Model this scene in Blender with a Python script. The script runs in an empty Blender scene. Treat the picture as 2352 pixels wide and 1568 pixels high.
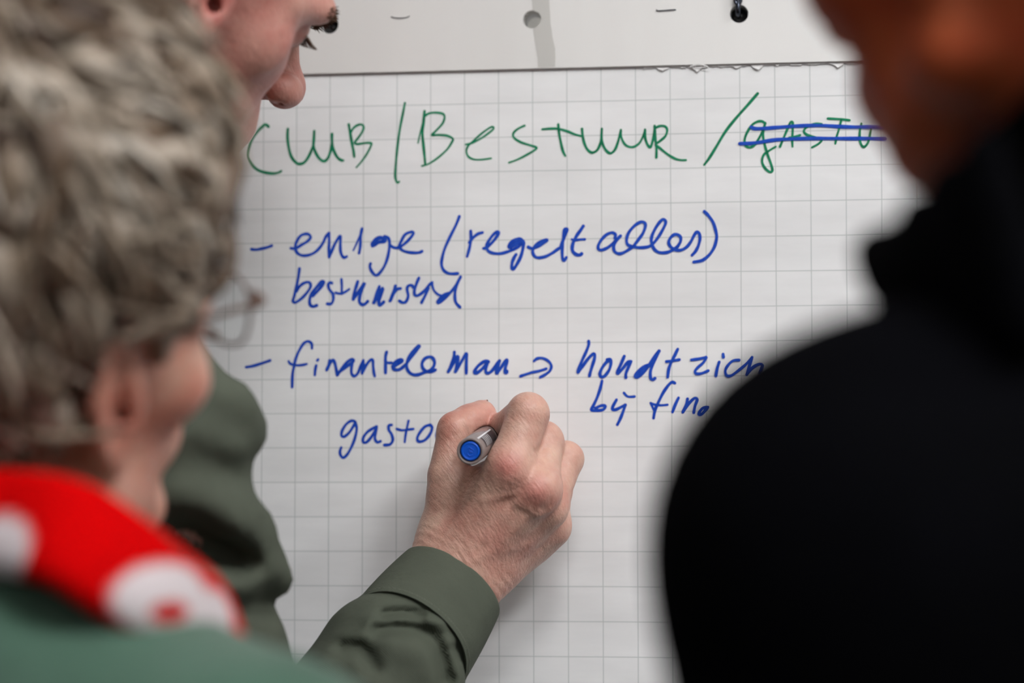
import bpy, bmesh, math, random
import numpy as np
from mathutils import Vector, Matrix

# ------------------------------------------------------------------ camera, world, light, exposure
# Working unit: millimetres measured from the middle of the flipchart sheet
# (x to the right, y into the board, z up); PC is that point in the room, in metres.
PC = (0.0, 0.0, 1.5)
CAM_MM = np.array([187.025, -1522.842, -89.262])
CAM_R = np.array([[0.991427, 0.130655, -0.001392],
                  [-0.009051, 0.058044, -0.998273],
                  [-0.130348, 0.989727, 0.058729]])     # right, down, forward
FOCAL = 85.0
FPX = FOCAL / 36.0 * 2352


def mm(v):
    return (v[0] / 1000 + PC[0], v[1] / 1000 + PC[1], v[2] / 1000 + PC[2])


def U(px, py, d):
    """Point (mm) seen at photo position px, py that lies d mm in front of the sheet."""
    ray = CAM_R.T @ np.array([(px - 1176) / FPX, (py - 784) / FPX, 1.0])
    t = (-d - CAM_MM[1]) / ray[1]
    return CAM_MM + t * ray


scene = bpy.context.scene
COL = scene.collection
cam_data = bpy.data.cameras.new('camera')
cam_data.lens = FOCAL
cam_data.sensor_width = 36.0
cam_data.clip_start = 0.05
cam_data.clip_end = 50
cam_data.dof.use_dof = True
cam_data.dof.focus_distance = 1.475
cam_data.dof.aperture_fstop = 2.8
cam_data.dof.aperture_blades = 0
cam = bpy.data.objects.new('camera', cam_data)
COL.objects.link(cam)
r, dn, fw = CAM_R
mw = Matrix.Identity(4)
for i in range(3):
    mw[i][0], mw[i][1], mw[i][2] = r[i], -dn[i], -fw[i]
    mw[i][3] = mm(CAM_MM)[i]
cam.matrix_world = mw
scene.camera = cam

scene.view_settings.view_transform = 'Standard'
scene.view_settings.look = 'None'
scene.view_settings.gamma = 1.0
scene.view_settings.use_curve_mapping = False
scene.view_settings.exposure = 0.0

world = bpy.data.worlds.new('world')
scene.world = world
world.use_nodes = True
world.node_tree.nodes['Background'].inputs[0].default_value = (0.75, 0.85, 1.0, 1)
world.node_tree.nodes['Background'].inputs[1].default_value = 0.02

# emission of the ceiling panels (x, y, strength) and of the right window and the added rear glow
PANELS = ((1.5, -0.7, 36.0, 'square lit ceiling panel nearest the right window'),
          (1.1, -1.55, 44.0, 'bright square ceiling panel behind the onlooker in black'),
          (0.4, -1.3, 29.0, 'square lit ceiling panel over the two onlookers'),
          (0.8, -2.3, 4.5, 'dim square ceiling panel nearest the rear wall'),
          (-0.3, -1.2, 5.0, 'dim square ceiling panel over the grey-haired onlooker'))
WINDOW_RIGHT = 0.5           # daylight in the window of the right wall
REAR_GLOW = 3.2            # glow panel added high in the rear wall for gloss and front fill


# ------------------------------------------------------------------ helpers: objects
def link(name, mesh, mat=None, parent=None, smooth=True):
    o = bpy.data.objects.new(name, mesh)
    COL.objects.link(o)
    if mat:
        mesh.materials.append(mat)
    if parent:
        o.parent = parent
        o.matrix_parent_inverse = parent.matrix_world.inverted()
    if smooth:
        mesh.shade_smooth()
    return o


def tag(o, label=None, cat=None, group=None, kind=None):
    if label:
        o['label'] = label
    if cat:
        o['category'] = cat
    if group:
        o['group'] = group
    if kind:
        o['kind'] = kind
    return o


def empty(name, loc, label, cat, group=None):
    o = bpy.data.objects.new(name, None)
    COL.objects.link(o)
    o.location = loc
    o.empty_display_size = 0.05
    bpy.context.view_layer.update()
    return tag(o, label, cat, group)


def mesh_from(name, verts, faces):
    me = bpy.data.meshes.new(name)
    me.from_pydata([tuple(v) for v in verts], [], [tuple(f) for f in faces])
    me.update()
    return me


def bm_mesh(name, bm):
    me = bpy.data.meshes.new(name)
    bmesh.ops.recalc_face_normals(bm, faces=bm.faces)
    bm.to_mesh(me)
    bm.free()
    return me


def box(bm, lo, hi, bevel=0.0):
    """axis-aligned box, metres"""
    r0 = bmesh.ops.create_cube(bm, size=1.0)
    vs = r0['verts']
    for v in vs:
        v.co = Vector([(lo[i] + hi[i]) / 2 + v.co[i] * (hi[i] - lo[i]) for i in range(3)])
    if bevel:
        es = list({e for v in vs for e in v.link_edges})
        bmesh.ops.bevel(bm, geom=es, offset=bevel, segments=2, affect='EDGES', profile=0.7)


def tube(bm, pts, radii, seg=12, caps=True, closed=False):
    """swept round tube along pts (any unit)"""
    P = [Vector(p) for p in pts]
    n = len(P)
    if not hasattr(radii, '__len__'):
        radii = [radii] * n
    rings = []
    prev = None
    for i in range(n):
        if closed:
            t = (P[(i + 1) % n] - P[i - 1]).normalized()
        else:
            t = (P[min(i + 1, n - 1)] - P[max(i - 1, 0)]).normalized()
        if prev is None:
            a = Vector((0, 0, 1)) if abs(t.z) < 0.9 else Vector((1, 0, 0))
            u = t.cross(a).normalized()
        else:
            u = (prev - t * prev.dot(t)).normalized()
        prev = u
        w = t.cross(u)
        rings.append([bm.verts.new(P[i] + (u * math.cos(k * 2 * math.pi / seg) + w * math.sin(k * 2 * math.pi / seg)) * radii[i]) for k in range(seg)])
    m = n if closed else n - 1
    for i in range(m):
        A, B = rings[i], rings[(i + 1) % n]
        for k in range(seg):
            bm.faces.new((A[k], A[(k + 1) % seg], B[(k + 1) % seg], B[k]))
    if caps and not closed:
        bm.faces.new(rings[0][::-1])
        bm.faces.new(rings[-1])
    return rings


def lathe(bm, prof, axis_o, axis_d, seg=48, closed=False):
    """revolve profile [(radius, along)] about the axis axis_o + axis_d"""
    o = Vector(axis_o)
    t = Vector(axis_d).normalized()
    a = Vector((0, 0, 1)) if abs(t.z) < 0.9 else Vector((1, 0, 0))
    u = t.cross(a).normalized()
    w = t.cross(u)
    rings = []
    for (rad, al) in prof:
        c = o + t * al
        if rad < 1e-9:
            rings.append([bm.verts.new(c)])
        else:
            rings.append([bm.verts.new(c + (u * math.cos(k * 2 * math.pi / seg) + w * math.sin(k * 2 * math.pi / seg)) * rad) for k in range(seg)])
    for i in range(len(rings) - 1):
        A, B = rings[i], rings[i + 1]
        for k in range(seg):
            k2 = (k + 1) % seg
            if len(A) == 1 and len(B) == 1:
                continue
            if len(A) == 1:
                bm.faces.new((A[0], B[k2], B[k]))
            elif len(B) == 1:
                bm.faces.new((A[k], A[k2], B[0]))
            else:
                bm.faces.new((A[k], A[k2], B[k2], B[k]))


# ------------------------------------------------------------------ helpers: materials
def new_mat(name):
    m = bpy.data.materials.new(name)
    m.use_nodes = True
    nt = m.node_tree
    return m, nt, nt.nodes['Principled BSDF']


def N(nt, kind, **kw):
    n = nt.nodes.new(kind)
    for k, v in kw.items():
        setattr(n, k, v)
    return n


def math_node(nt, op, a, b=None, clamp=False):
    n = N(nt, 'ShaderNodeMath', operation=op, use_clamp=clamp)
    for i, v in enumerate((a, b)):
        if v is None:
            continue
        if isinstance(v, (int, float)):
            n.inputs[i].default_value = v
        else:
            nt.links.new(v, n.inputs[i])
    return n.outputs[0]


def mix_rgb(nt, fac, a, b, blend='MIX'):
    n = N(nt, 'ShaderNodeMix', data_type='RGBA', blend_type=blend)
    for i, v in ((0, fac), (6, a), (7, b)):
        if isinstance(v, (int, float)):
            n.inputs[i].default_value = v
        elif isinstance(v, tuple):
            n.inputs[i].default_value = v if len(v) == 4 else v + (1,)
        else:
            nt.links.new(v, n.inputs[i])
    return n.outputs[2]


def obj_coords(nt, scale=(1, 1, 1), rot=(0, 0, 0)):
    tc = N(nt, 'ShaderNodeTexCoord')
    mp = N(nt, 'ShaderNodeMapping')
    mp.inputs['Scale'].default_value = scale
    mp.inputs['Rotation'].default_value = rot
    nt.links.new(tc.outputs['Object'], mp.inputs['Vector'])
    return mp.outputs['Vector']


def noise(nt, vec, scale, detail=3.0, rough=0.5):
    n = N(nt, 'ShaderNodeTexNoise')
    n.inputs['Scale'].default_value = scale
    n.inputs['Detail'].default_value = detail
    n.inputs['Roughness'].default_value = rough
    nt.links.new(vec, n.inputs['Vector'])
    return n.outputs['Fac']


def ramp(nt, fac, stops):
    n = N(nt, 'ShaderNodeValToRGB')
    el = n.color_ramp.elements
    while len(el) > 1:
        el.remove(el[-1])
    el[0].position, el[0].color = stops[0][0], stops[0][1] + (1,)
    for p, c in stops[1:]:
        e = el.new(p)
        e.color = c + (1,)
    nt.links.new(fac, n.inputs['Fac'])
    return n.outputs['Color']


def bump(nt, height, strength, dist, b, prev=None):
    n = N(nt, 'ShaderNodeBump')
    n.inputs['Strength'].default_value = strength
    n.inputs['Distance'].default_value = dist
    nt.links.new(height, n.inputs['Height'])
    if prev is not None:
        nt.links.new(prev, n.inputs['Normal'])
    if b is not None:
        nt.links.new(n.outputs['Normal'], b.inputs['Normal'])
    return n.outputs['Normal']


def plain(name, col, rough=0.6, metal=0.0, spec=0.5, noise_amt=0.0, noise_scale=20.0, bump_h=0.0, bump_scale=200.0):
    m, nt, b = new_mat(name)
    b.inputs['Base Color'].default_value = col + (1,)
    b.inputs['Roughness'].default_value = rough
    b.inputs['Metallic'].default_value = metal
    b.inputs['Specular IOR Level'].default_value = spec
    v = obj_coords(nt)
    if noise_amt:
        f = noise(nt, v, noise_scale)
        lo = tuple(c * (1 - noise_amt) for c in col)
        hi = tuple(min(1, c * (1 + noise_amt)) for c in col)
        nt.links.new(ramp(nt, f, [(0.3, lo), (0.7, hi)]), b.inputs['Base Color'])
    if bump_h:
        bump(nt, noise(nt, v, bump_scale), 0.6, bump_h, b)
    return m


def srgb(r, g, bl):
    return tuple((c / 255 / 12.92) if c / 255 <= 0.04045 else ((c / 255 + 0.055) / 1.055) ** 2.4 for c in (r, g, bl))


# ------------------------------------------------------------------ helpers: rounded bodies grown from a distance field
F32 = np.float32


def V3(*a):
    return np.array(a, float)


def smin(a, b, k):
    h = np.clip(0.5 + 0.5 * (b - a) / k, 0, 1)
    return b + (a - b) * h - k * h * (1 - h)


def smax(a, b, k):
    return -smin(-a, -b, k)


def capsule(P, a, b, ra, rb=None):
    a = np.asarray(a, F32)
    b = np.asarray(b, F32)
    rb = ra if rb is None else rb
    ba = b - a
    pa = P - a
    h = np.clip((pa @ ba) / max(float(ba @ ba), 1e-6), 0, 1)
    return np.linalg.norm(pa - h[:, None] * ba, axis=1) - (ra + (rb - ra) * h)


def ellipsoid(P, c, rad, M=None):
    q = P - np.asarray(c, F32)
    if M is not None:
        q = q @ np.asarray(M, F32)          # columns of M are the axes
    rad = np.asarray(rad, F32)
    k0 = np.linalg.norm(q / rad, axis=1)
    k1 = np.linalg.norm(q / (rad * rad), axis=1) + 1e-9
    return k0 * (k0 - 1) / k1


def chain(P, pts, radii, k=6.0):
    d = None
    for i in range(len(pts) - 1):
        c = capsule(P, pts[i], pts[i + 1], radii[i], radii[i + 1])
        d = c if d is None else smin(d, c, k)
    return d


def line_dist(P, pts):
    d = None
    for i in range(len(pts) - 1):
        c = capsule(P, pts[i], pts[i + 1], 0.0)
        d = c if d is None else np.minimum(d, c)
    return d


def vnoise(P, s, seed=0):
    """cheap smooth noise, about -1..1"""
    x, y, z = (P / s).T
    a, b, c = seed * 1.7, seed * 2.3, seed * 3.1
    return (np.sin(1.1 * x + 1.7 * np.sin(0.9 * y + a) + b) * np.cos(1.3 * z + 1.1 * np.sin(0.7 * x + c))
            + np.sin(1.2 * y + 1.4 * np.cos(1.1 * z + b) + c) * np.cos(0.8 * x + a)) * 0.5


def grow(f, lo, hi, h, blk=8):
    """surface of f(P) = 0 inside the box, as quads (naive surface nets), mm"""
    lo = np.asarray(lo, float)
    n = np.ceil((np.asarray(hi, float) - lo) / h / blk).astype(int) * blk
    bn = n // blk
    g = np.stack(np.meshgrid(*[np.arange(b) for b in bn], indexing='ij'), -1).reshape(-1, 3)
    cen = (lo + (g * blk + (blk - 1) / 2) * h).astype(F32)
    fc = f(cen)
    near = np.abs(fc) < blk * h * 1.45
    V = np.empty(tuple(bn) + (blk,) * 3, F32)
    V[:] = np.where(fc > 0, 1e3, -1e3).astype(F32).reshape(tuple(bn) + (1, 1, 1))
    loc = np.stack(np.meshgrid(*[np.arange(blk)] * 3, indexing='ij'), -1).reshape(-1, 3)
    ids = np.nonzero(near)[0]
    for s in range(0, len(ids), 400):
        part = ids[s:s + 400]
        P = (lo + (g[part][:, None, :] * blk + loc[None]) * h).reshape(-1, 3).astype(F32)
        val = f(P).astype(F32).reshape(len(part), blk, blk, blk)
        gg = g[part]
        V[gg[:, 0], gg[:, 1], gg[:, 2]] = val
    V = V.transpose(0, 3, 1, 4, 2, 5).reshape(tuple(n))
    # close the box
    V[0], V[-1], V[:, 0], V[:, -1], V[:, :, 0], V[:, :, -1] = (np.maximum(x, 0.5) for x in (V[0], V[-1], V[:, 0], V[:, -1], V[:, :, 0], V[:, :, -1]))
    S = V < 0
    cnt = np.zeros(tuple(n - 1), np.int8)
    for dx in (0, 1):
        for dy in (0, 1):
            for dz in (0, 1):
                cnt += S[dx:n[0] - 1 + dx, dy:n[1] - 1 + dy, dz:n[2] - 1 + dz]
    act = np.argwhere((cnt > 0) & (cnt < 8))
    idx = np.full(tuple(n - 1), -1, np.int64)
    idx[act[:, 0], act[:, 1], act[:, 2]] = np.arange(len(act))
    corners = [(a, b, c) for a in (0, 1) for b in (0, 1) for c in (0, 1)]
    cv = {c: V[act[:, 0] + c[0], act[:, 1] + c[1], act[:, 2] + c[2]] for c in corners}
    acc = np.zeros((len(act), 3))
    num = np.zeros(len(act))
    for c in corners:
        for ax in range(3):
            if c[ax]:
                continue
            e = tuple(1 if i == ax else c[i] for i in range(3))
            a, b = cv[c], cv[e]
            m = (a < 0) != (b < 0)
            t = np.where(m, a / np.where(m, a - b, 1), 0)
            p = np.array(c, float)[None].repeat(len(act), 0)
            p[:, ax] += t
            acc += p * m[:, None]
            num += m
    verts = lo + (act + acc / num[:, None]) * h
    faces = []
    for ax in range(3):
        b, c = [i for i in range(3) if i != ax]
        sl0 = [slice(None)] * 3
        sl1 = [slice(None)] * 3
        sl0[ax] = slice(0, -1)
        sl1[ax] = slice(1, None)
        e = np.argwhere(S[tuple(sl0)] != S[tuple(sl1)])
        e = e[(e[:, b] > 0) & (e[:, c] > 0) & (e[:, b] < n[b] - 1) & (e[:, c] < n[c] - 1)]
        inside = S[e[:, 0], e[:, 1], e[:, 2]]
        q = []
        for (ob, oc) in ((1, 1), (0, 1), (0, 0), (1, 0)):
            ee = e.copy()
            ee[:, b] -= ob
            ee[:, c] -= oc
            q.append(idx[ee[:, 0], ee[:, 1], ee[:, 2]])
        q = np.stack(q, 1)
        flip = ~inside if ax != 1 else inside
        q[flip] = q[flip][:, ::-1]
        faces.append(q)
    faces = np.concatenate(faces)
    faces = faces[(faces >= 0).all(1)]
    return verts, faces


def hit(f, px, py):
    """where the line of sight through photo position px, py meets f(P) = 0 (closest approach if it passes by)"""
    d = CAM_R.T @ np.array([(px - 1176) / FPX, (py - 784) / FPX, 1.0])
    d /= np.linalg.norm(d)
    t, best, bp = 500.0, 1e9, None
    for _ in range(90):
        p = CAM_MM + d * t
        v = float(f(p[None].astype(F32))[0])
        if abs(v) < best:
            best, bp = abs(v), p
        if v < 0.15 or t > 2200:
            break
        t += max(v * 0.7, 0.3)
    return bp


def cut(verts, faces, keep):
    """drop the vertices where keep is False"""
    new = np.cumsum(keep) - 1
    fk = keep[faces].all(1)
    return verts[keep], new[faces[fk]]


def join(parts):
    vs, fs, off = [], [], 0
    for v, f in parts:
        vs.append(v)
        fs.append(f + off)
        off += len(v)
    return np.concatenate(vs), np.concatenate(fs)


def np_mesh(name, verts, faces, origin=(0, 0, 0)):
    """mm arrays -> mesh in metres, relative to origin (room metres)"""
    me = bpy.data.meshes.new(name)
    co = np.asarray(verts) / 1000 + np.array(PC) - np.array(origin)
    nv, nf, k = len(co), len(faces), faces.shape[1]
    me.vertices.add(nv)
    me.vertices.foreach_set('co', co.astype(F32).ravel())
    me.loops.add(nf * k)
    me.loops.foreach_set('vertex_index', faces.astype(np.int32).ravel())
    me.polygons.add(nf)
    me.polygons.foreach_set('loop_start', (np.arange(nf) * k).astype(np.int32))
    me.update(calc_edges=True)
    me.validate()
    return me


def paint(me, name, rgb):
    """per-vertex colour attribute"""
    a = me.color_attributes.new(name, 'FLOAT_COLOR', 'POINT')
    c = np.ones((len(me.vertices), 4), F32)
    c[:, :3] = rgb
    a.data.foreach_set('color', c.ravel())


def catmull(pts, n=6):
    P = [np.asarray(p, float) for p in pts]
    if len(P) < 3:
        return [P[0] + (P[-1] - P[0]) * t / n for t in range(n + 1)]
    out = []
    for i in range(len(P) - 1):
        p0, p1, p2, p3 = P[max(i - 1, 0)], P[i], P[i + 1], P[min(i + 2, len(P) - 1)]
        for s in range(n):
            t = s / n
            out.append(0.5 * (2 * p1 + (p2 - p0) * t + (2 * p0 - 5 * p1 + 4 * p2 - p3) * t * t + (3 * p1 - p0 - 3 * p2 + p3) * t ** 3))
    out.append(P[-1])
    return out

# ------------------------------------------------------------------ handwriting: stroke width (mm), then x, z pairs in 0.1 mm on the sheet
INK = {
 'heading': [
  [1.83,-1726,1420,-1741,1433,-1756,1430,-1800,1388,-1844,1321,-1865,1244,-1853,1200,-1818,1156,-1769,1128,-1700,1115,-1661,1119,-1640,1129],
  [1.83,-1597,1403,-1599,1345,-1588,1268,-1569,1214,-1539,1180,-1515,1173,-1486,1184,-1456,1226,-1432,1284,-1423,1322],
  [1.83,-1423,1385,-1425,1332,-1427,1289,-1413,1245,-1388,1206,-1359,1188,-1334,1205,-1315,1253,-1305,1310,-1306,1363],
  [1.83,-1306,1363,-1305,1310,-1296,1262,-1271,1213,-1247,1194,-1230,1190],
  [1.83,-1196,1423,-1186,1366,-1174,1298,-1164,1250,-1159,1213],
  [1.5,-1184,1365,-1165,1399,-1131,1420,-1104,1417,-1099,1393,-1116,1359,-1145,1321,-1157,1302,-1135,1295,-1087,1301,-1053,1300,-1048,1286,-1077,1229,-1115,1177,-1145,1144],
  [1.56,-828,1555,-840,1493,-859,1397,-873,1302,-883,1206,-890,1120,-890,1072,-878,1041,-865,1047],
  [1.83,-700,1499,-707,1423,-714,1356,-707,1279,-700,1212,-695,1154],
  [0.94,-742,1294,-729,1356,-705,1452],
  [1.44,-705,1461,-671,1484,-623,1488,-579,1478,-570,1453,-584,1415,-623,1373,-651,1343,-613,1344,-555,1338,-517,1318,-522,1295,-555,1247,-613,1196,-671,1159,-717,1145],
  [1.28,-432,1278,-392,1287,-334,1315,-286,1347,-253,1375,-258,1388,-282,1380,-334,1343,-382,1301,-416,1269,-428,1235,-416,1202,-382,1182,-334,1179,-267,1186],
  [1.44,-52,1392,-95,1372,-124,1344,-119,1315,-76,1286,-19,1266,24,1250,10,1232,-48,1199,-105,1172,-153,1156],
  [1.56,63,1366,115,1369,163,1367,220,1351,267,1331,310,1318],
  [1.67,165,1395,170,1338,183,1271,195,1223,210,1193],
  [1.67,317,1363,322,1316,333,1268,352,1230,380,1210,409,1221,428,1252,439,1294,444,1361],
  [1.67,444,1361,442,1294,456,1247,480,1213,503,1205,527,1226,546,1273,558,1320,565,1351],
  [1.44,565,1351,568,1306,588,1263,617,1243,650,1243,683,1266,706,1308,719,1350],
  [1.67,719,1350,720,1298,734,1255,753,1238,767,1278,777,1325,780,1373],
  [1.67,780,1373,784,1297,791,1231,790,1172],
  [1.5,782,1358,815,1372,848,1367,860,1343,847,1305,810,1273,786,1254,814,1230,861,1191,908,1162,945,1152,978,1151],
  [1.83,1432,1565,1368,1492,1293,1409,1227,1326,1170,1233,1123,1158,1093,1119],
  [1.61,1479,1372,1460,1387,1432,1387,1395,1365,1362,1314,1348,1267,1357,1234,1385,1224,1417,1247,1450,1302,1474,1358,1479,1377],
  [1.61,1479,1377,1464,1311,1473,1245,1491,1179,1514,1113,1521,1075,1504,1066,1472,1095,1457,1133,1468,1175,1505,1203,1543,1225],
  [1.56,1570,1225,1594,1281,1618,1337,1637,1378,1651,1373,1650,1326,1647,1270,1649,1223],
  [1.39,1627,1280,1664,1287,1696,1295],
  [1.5,1831,1362,1794,1366,1743,1348,1720,1320,1742,1296,1802,1276,1830,1262,1811,1239,1770,1216],
  [1.39,1870,1397,1914,1394,1960,1390,2006,1383],
  [1.44,1953,1381,1937,1321,1922,1274,1916,1237],
  [1.5,2080,1360,2070,1318,2068,1262,2079,1224,2097,1214,2120,1242,2134,1298,2144,1344],
 ],
 'strike': [
  [2.22,1390,1352,1413,1343,1460,1342,1534,1346,1627,1351,1738,1355,1840,1353,1951,1344,2043,1340,2137,1340,2227,1335],
  [2.22,1318,1249,1376,1249,1441,1255,1534,1268,1627,1272,1765,1273,1904,1270,2042,1267,2136,1266,2226,1263],
 ],
 'enige': [
  [1.94,-1834,624,-1803,621,-1767,627,-1730,635,-1701,645],
  [1.94,-1574,627,-1543,626,-1503,648,-1467,669,-1445,694,-1456,714,-1481,718,-1511,706,-1536,670,-1545,634,-1536,602,-1510,582,-1474,578,-1430,590,-1393,618,-1364,657,-1343,700,-1324,721],
  [1.94,-1324,721,-1322,667,-1324,617,-1322,565],
  [1.94,-1322,565,-1306,602,-1284,652,-1262,688,-1248,698,-1249,644,-1247,601,-1236,572,-1222,562,-1207,568],
  [1.25,-1164,607,-1146,643,-1128,686,-1113,721,-1106,746],
  [1.94,-1107,746,-1115,707,-1117,657,-1120,621,-1126,589],
  [2.5,-1037,636,-1037,652,-1017,676,-986,687,-959,676,-964,662,-1001,657,-1026,641],
  [1.94,-961,696,-932,679,-928,626,-939,561,-960,504,-989,462,-1015,444,-1040,466,-1055,498,-1051,520],
  [1.94,-924,636,-899,622,-870,621,-848,632,-812,660,-776,702,-773,716,-791,720,-827,703,-852,660,-863,632,-848,607,-812,592,-762,586,-733,588,-716,595],
  [1.94,-474,815,-495,762,-531,691,-567,613,-585,549,-589,507,-574,471,-545,452,-509,448,-484,450],
  [1.94,-400,721,-398,675,-405,625,-416,583,-423,558],
  [1.94,-409,647,-380,682,-351,703,-324,710],
  [2.0,-318,608,-298,613,-262,645,-229,687,-219,708,-233,712,-262,687,-290,645,-298,617,-283,588,-247,575,-205,574,-162,585,-119,601,-83,624,-65,649],
  [2.92,-151,618,-144,634,-119,653,-92,662,-76,655,-104,639,-133,625,-144,614],
  [2.17,-90,667,-62,649,-62,613,-76,557,-101,507,-123,475,-135,483,-133,515,-120,547,-108,566],
  [2.0,-30,613,-5,604,31,615,67,636,92,654,74,655,38,640,10,612,-1,584,10,555,35,544,81,551,124,572,159,596,184,610],
  [2.5,24,618,53,636,85,652],
  [2.0,177,606,191,645,209,687,220,719,213,726,201,716,195,666,189,610,188,560,192,532,202,524,214,542],
  [2.22,323,741,305,714,280,679,259,637,252,602,259,577,280,560,301,558,312,565],
  [1.61,250,658,273,652,301,656,333,657],
  [2.0,524,662,528,683,507,697,471,684,436,649,418,613,422,592,443,588,478,602,514,630,546,661,560,675],
  [2.0,560,675,535,647,517,612,521,580,542,564,570,565,605,583,641,607],
  [2.0,641,607,676,652,705,694,719,740,708,760,684,760,648,737,613,696,599,653,605,621,634,607,683,599,732,603,761,616],
  [2.0,761,616,796,658,824,703,846,749,842,771,825,774,796,742,768,693,756,651,761,616,778,584,809,566,852,566,887,579,922,603],
  [2.0,922,603,940,634,940,662,922,678,898,677,873,653,866,625,880,600,908,582,943,580,978,598,1006,633,1028,675,1045,693,1059,682,1063,647,1052,604,1034,570,1013,547],
  [2.0,1092,822,1119,794,1147,751,1164,694,1168,652,1153,596,1121,547,1076,513,1023,503],
 ],
 'best': [
  [1.94,-1517,494,-1524,440,-1537,375,-1549,325,-1560,286],
  [1.94,-1560,286,-1545,275,-1509,296,-1473,331,-1444,374,-1451,403,-1480,403,-1513,382,-1535,347],
  [2.11,-1429,317,-1400,345,-1367,384,-1356,405,-1374,406,-1407,370,-1436,331,-1449,295,-1447,263,-1429,248,-1403,255],
  [1.94,-1304,398,-1320,401,-1328,387,-1320,358,-1298,329,-1294,294,-1308,265,-1334,265],
  [1.67,-1241,422,-1238,379,-1239,329],
  [1.67,-1279,336,-1247,329,-1218,339,-1190,357],
  [2.11,-1134,406,-1145,371,-1156,335,-1163,292],
  [2.11,-1163,292,-1138,328,-1109,370,-1091,395,-1105,356,-1120,313,-1123,277,-1109,259,-1090,259,-1069,277],
  [2.11,-993,372,-1007,333,-1022,290,-1029,269],
  [2.22,-1029,269,-1000,312,-971,361,-985,311,-996,276,-989,251,-965,272],
  [2.11,-888,375,-899,339,-913,304,-924,279],
  [1.94,-920,282,-899,325,-877,353,-854,358],
  [1.94,-862,278,-841,267,-819,274,-805,309,-812,352,-805,374,-783,377,-767,359],
  [1.94,-736,423,-754,380,-765,337,-758,312,-733,316,-697,344,-668,379,-650,393],
  [1.94,-675,358,-693,315,-718,266],
  [1.5,-650,393,-646,365,-635,340,-610,316,-581,308],
  [2.36,-538,324,-574,310,-599,289,-612,268,-596,270,-567,296,-538,324],
  [1.94,-538,321,-502,363,-481,398,-466,427],
  [1.94,-466,427,-488,384,-499,341,-502,299,-495,263,-470,234],
 ],
 'finan': [
  [1.89,-1866,-139,-1822,-132,-1763,-115,-1708,-97],
  [1.89,-1433,-21,-1435,8,-1457,24,-1486,12,-1515,-31,-1537,-81,-1551,-138,-1560,-195,-1562,-270],
  [1.67,-1586,-103,-1573,-120,-1537,-129,-1500,-128,-1467,-122],
  [1.89,-1405,-132,-1411,-160,-1414,-193],
  [1.83,-1392,-93,-1397,-99],
  [2.06,-1317,-100,-1322,-133,-1336,-161],
  [2.06,-1336,-161,-1318,-125,-1296,-98,-1282,-119,-1274,-154,-1266,-194],
  [2.06,-1266,-194,-1238,-155,-1202,-112,-1173,-94,-1162,-105,-1195,-134,-1238,-162,-1260,-183],
  [1.89,-1166,-105,-1173,-148,-1173,-184,-1155,-202,-1133,-184,-1115,-141,-1097,-102],
  [2.06,-1097,-102,-1097,-141,-1104,-184],
  [1.89,-1104,-184,-1079,-134,-1050,-99,-1035,-103,-1032,-142,-1028,-178,-1022,-203],
  [2.06,-945,-50,-952,-78,-952,-128,-952,-182],
  [1.67,-956,-103,-938,-118,-912,-118],
  [2.11,-905,-143,-876,-129,-844,-108,-855,-97,-884,-111,-902,-136,-902,-154,-883,-164,-855,-158,-819,-129],
  [2.11,-819,-129,-783,-80,-747,-34,-732,-16,-743,-16,-775,-48,-804,-94,-815,-137,-804,-172,-775,-194,-739,-195,-696,-180,-657,-166,-635,-131,-639,-99,-660,-82,-693,-91,-714,-120,-711,-152,-689,-173,-660,-177,-628,-166],
  [2.17,-506,-54,-509,-89,-527,-139,-545,-178],
  [2.17,-545,-178,-517,-132,-484,-79,-488,-125,-499,-178],
  [2.06,-499,-178,-466,-125,-431,-65,-427,-90,-429,-140,-429,-189],
  [2.06,-286,-117,-297,-111,-318,-117,-351,-141,-372,-169,-376,-187,-361,-187,-336,-170,-311,-145,-290,-120],
  [2.06,-290,-120,-301,-149,-304,-177,-294,-189,-276,-184,-254,-163,-233,-131,-215,-112],
  [2.06,-215,-112,-226,-146,-235,-174,-233,-190,-219,-174,-197,-142,-176,-111,-167,-107,-170,-132,-178,-160,-179,-185,-170,-187,-167,-178],
  [1.78,-81,-210,-44,-198,-5,-186,38,-178,84,-164],
  [1.78,6,-114,24,-100,52,-95,84,-106,109,-127,117,-152,105,-180,77,-201,45,-218],
  [1.94,355,8,355,-16,339,-58,314,-111,293,-160,286,-188],
  [2.06,288,-188,314,-153,350,-104,378,-76,392,-76,392,-101,378,-147,365,-189,360,-210],
  [2.0,480,-113,447,-150,427,-191,431,-215,451,-216,480,-183,495,-142,493,-109,472,-109],
  [2.0,581,-89,558,-142,538,-183,542,-196,570,-167,604,-126,624,-122],
  [2.0,624,-122,603,-167,591,-200,591,-223],
  [2.28,741,-146,702,-158,665,-192,650,-217,669,-217,710,-181,751,-128,784,-79,801,-58],
  [2.28,669,-209,702,-176,726,-160],
  [2.0,801,-58,767,-128,747,-185,747,-226,759,-238,774,-230],
  [2.0,919,-47,899,-88,874,-137,861,-178,855,-223],
  [1.72,847,-124,882,-120,929,-113],
  [1.78,1004,-115,1045,-110,1086,-102,1098,-102,1078,-134,1045,-163,1027,-187,1037,-202,1069,-200,1110,-184],
  [2.0,1179,-131,1167,-172,1159,-217],
  [2.0,1204,-81,1206,-99],
  [1.78,1305,-120,1265,-124,1232,-156,1218,-188,1228,-217,1256,-217,1297,-189,1346,-149,1386,-104],
  [2.0,1386,-104,1370,-157,1353,-214],
  [2.0,1353,-214,1386,-173,1427,-149,1451,-158,1434,-206],
 ],
 'bij': [
  [2.0,439,-244,426,-297,405,-355,381,-404,371,-428,405,-431,446,-425,459,-404,434,-400,397,-416],
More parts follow.
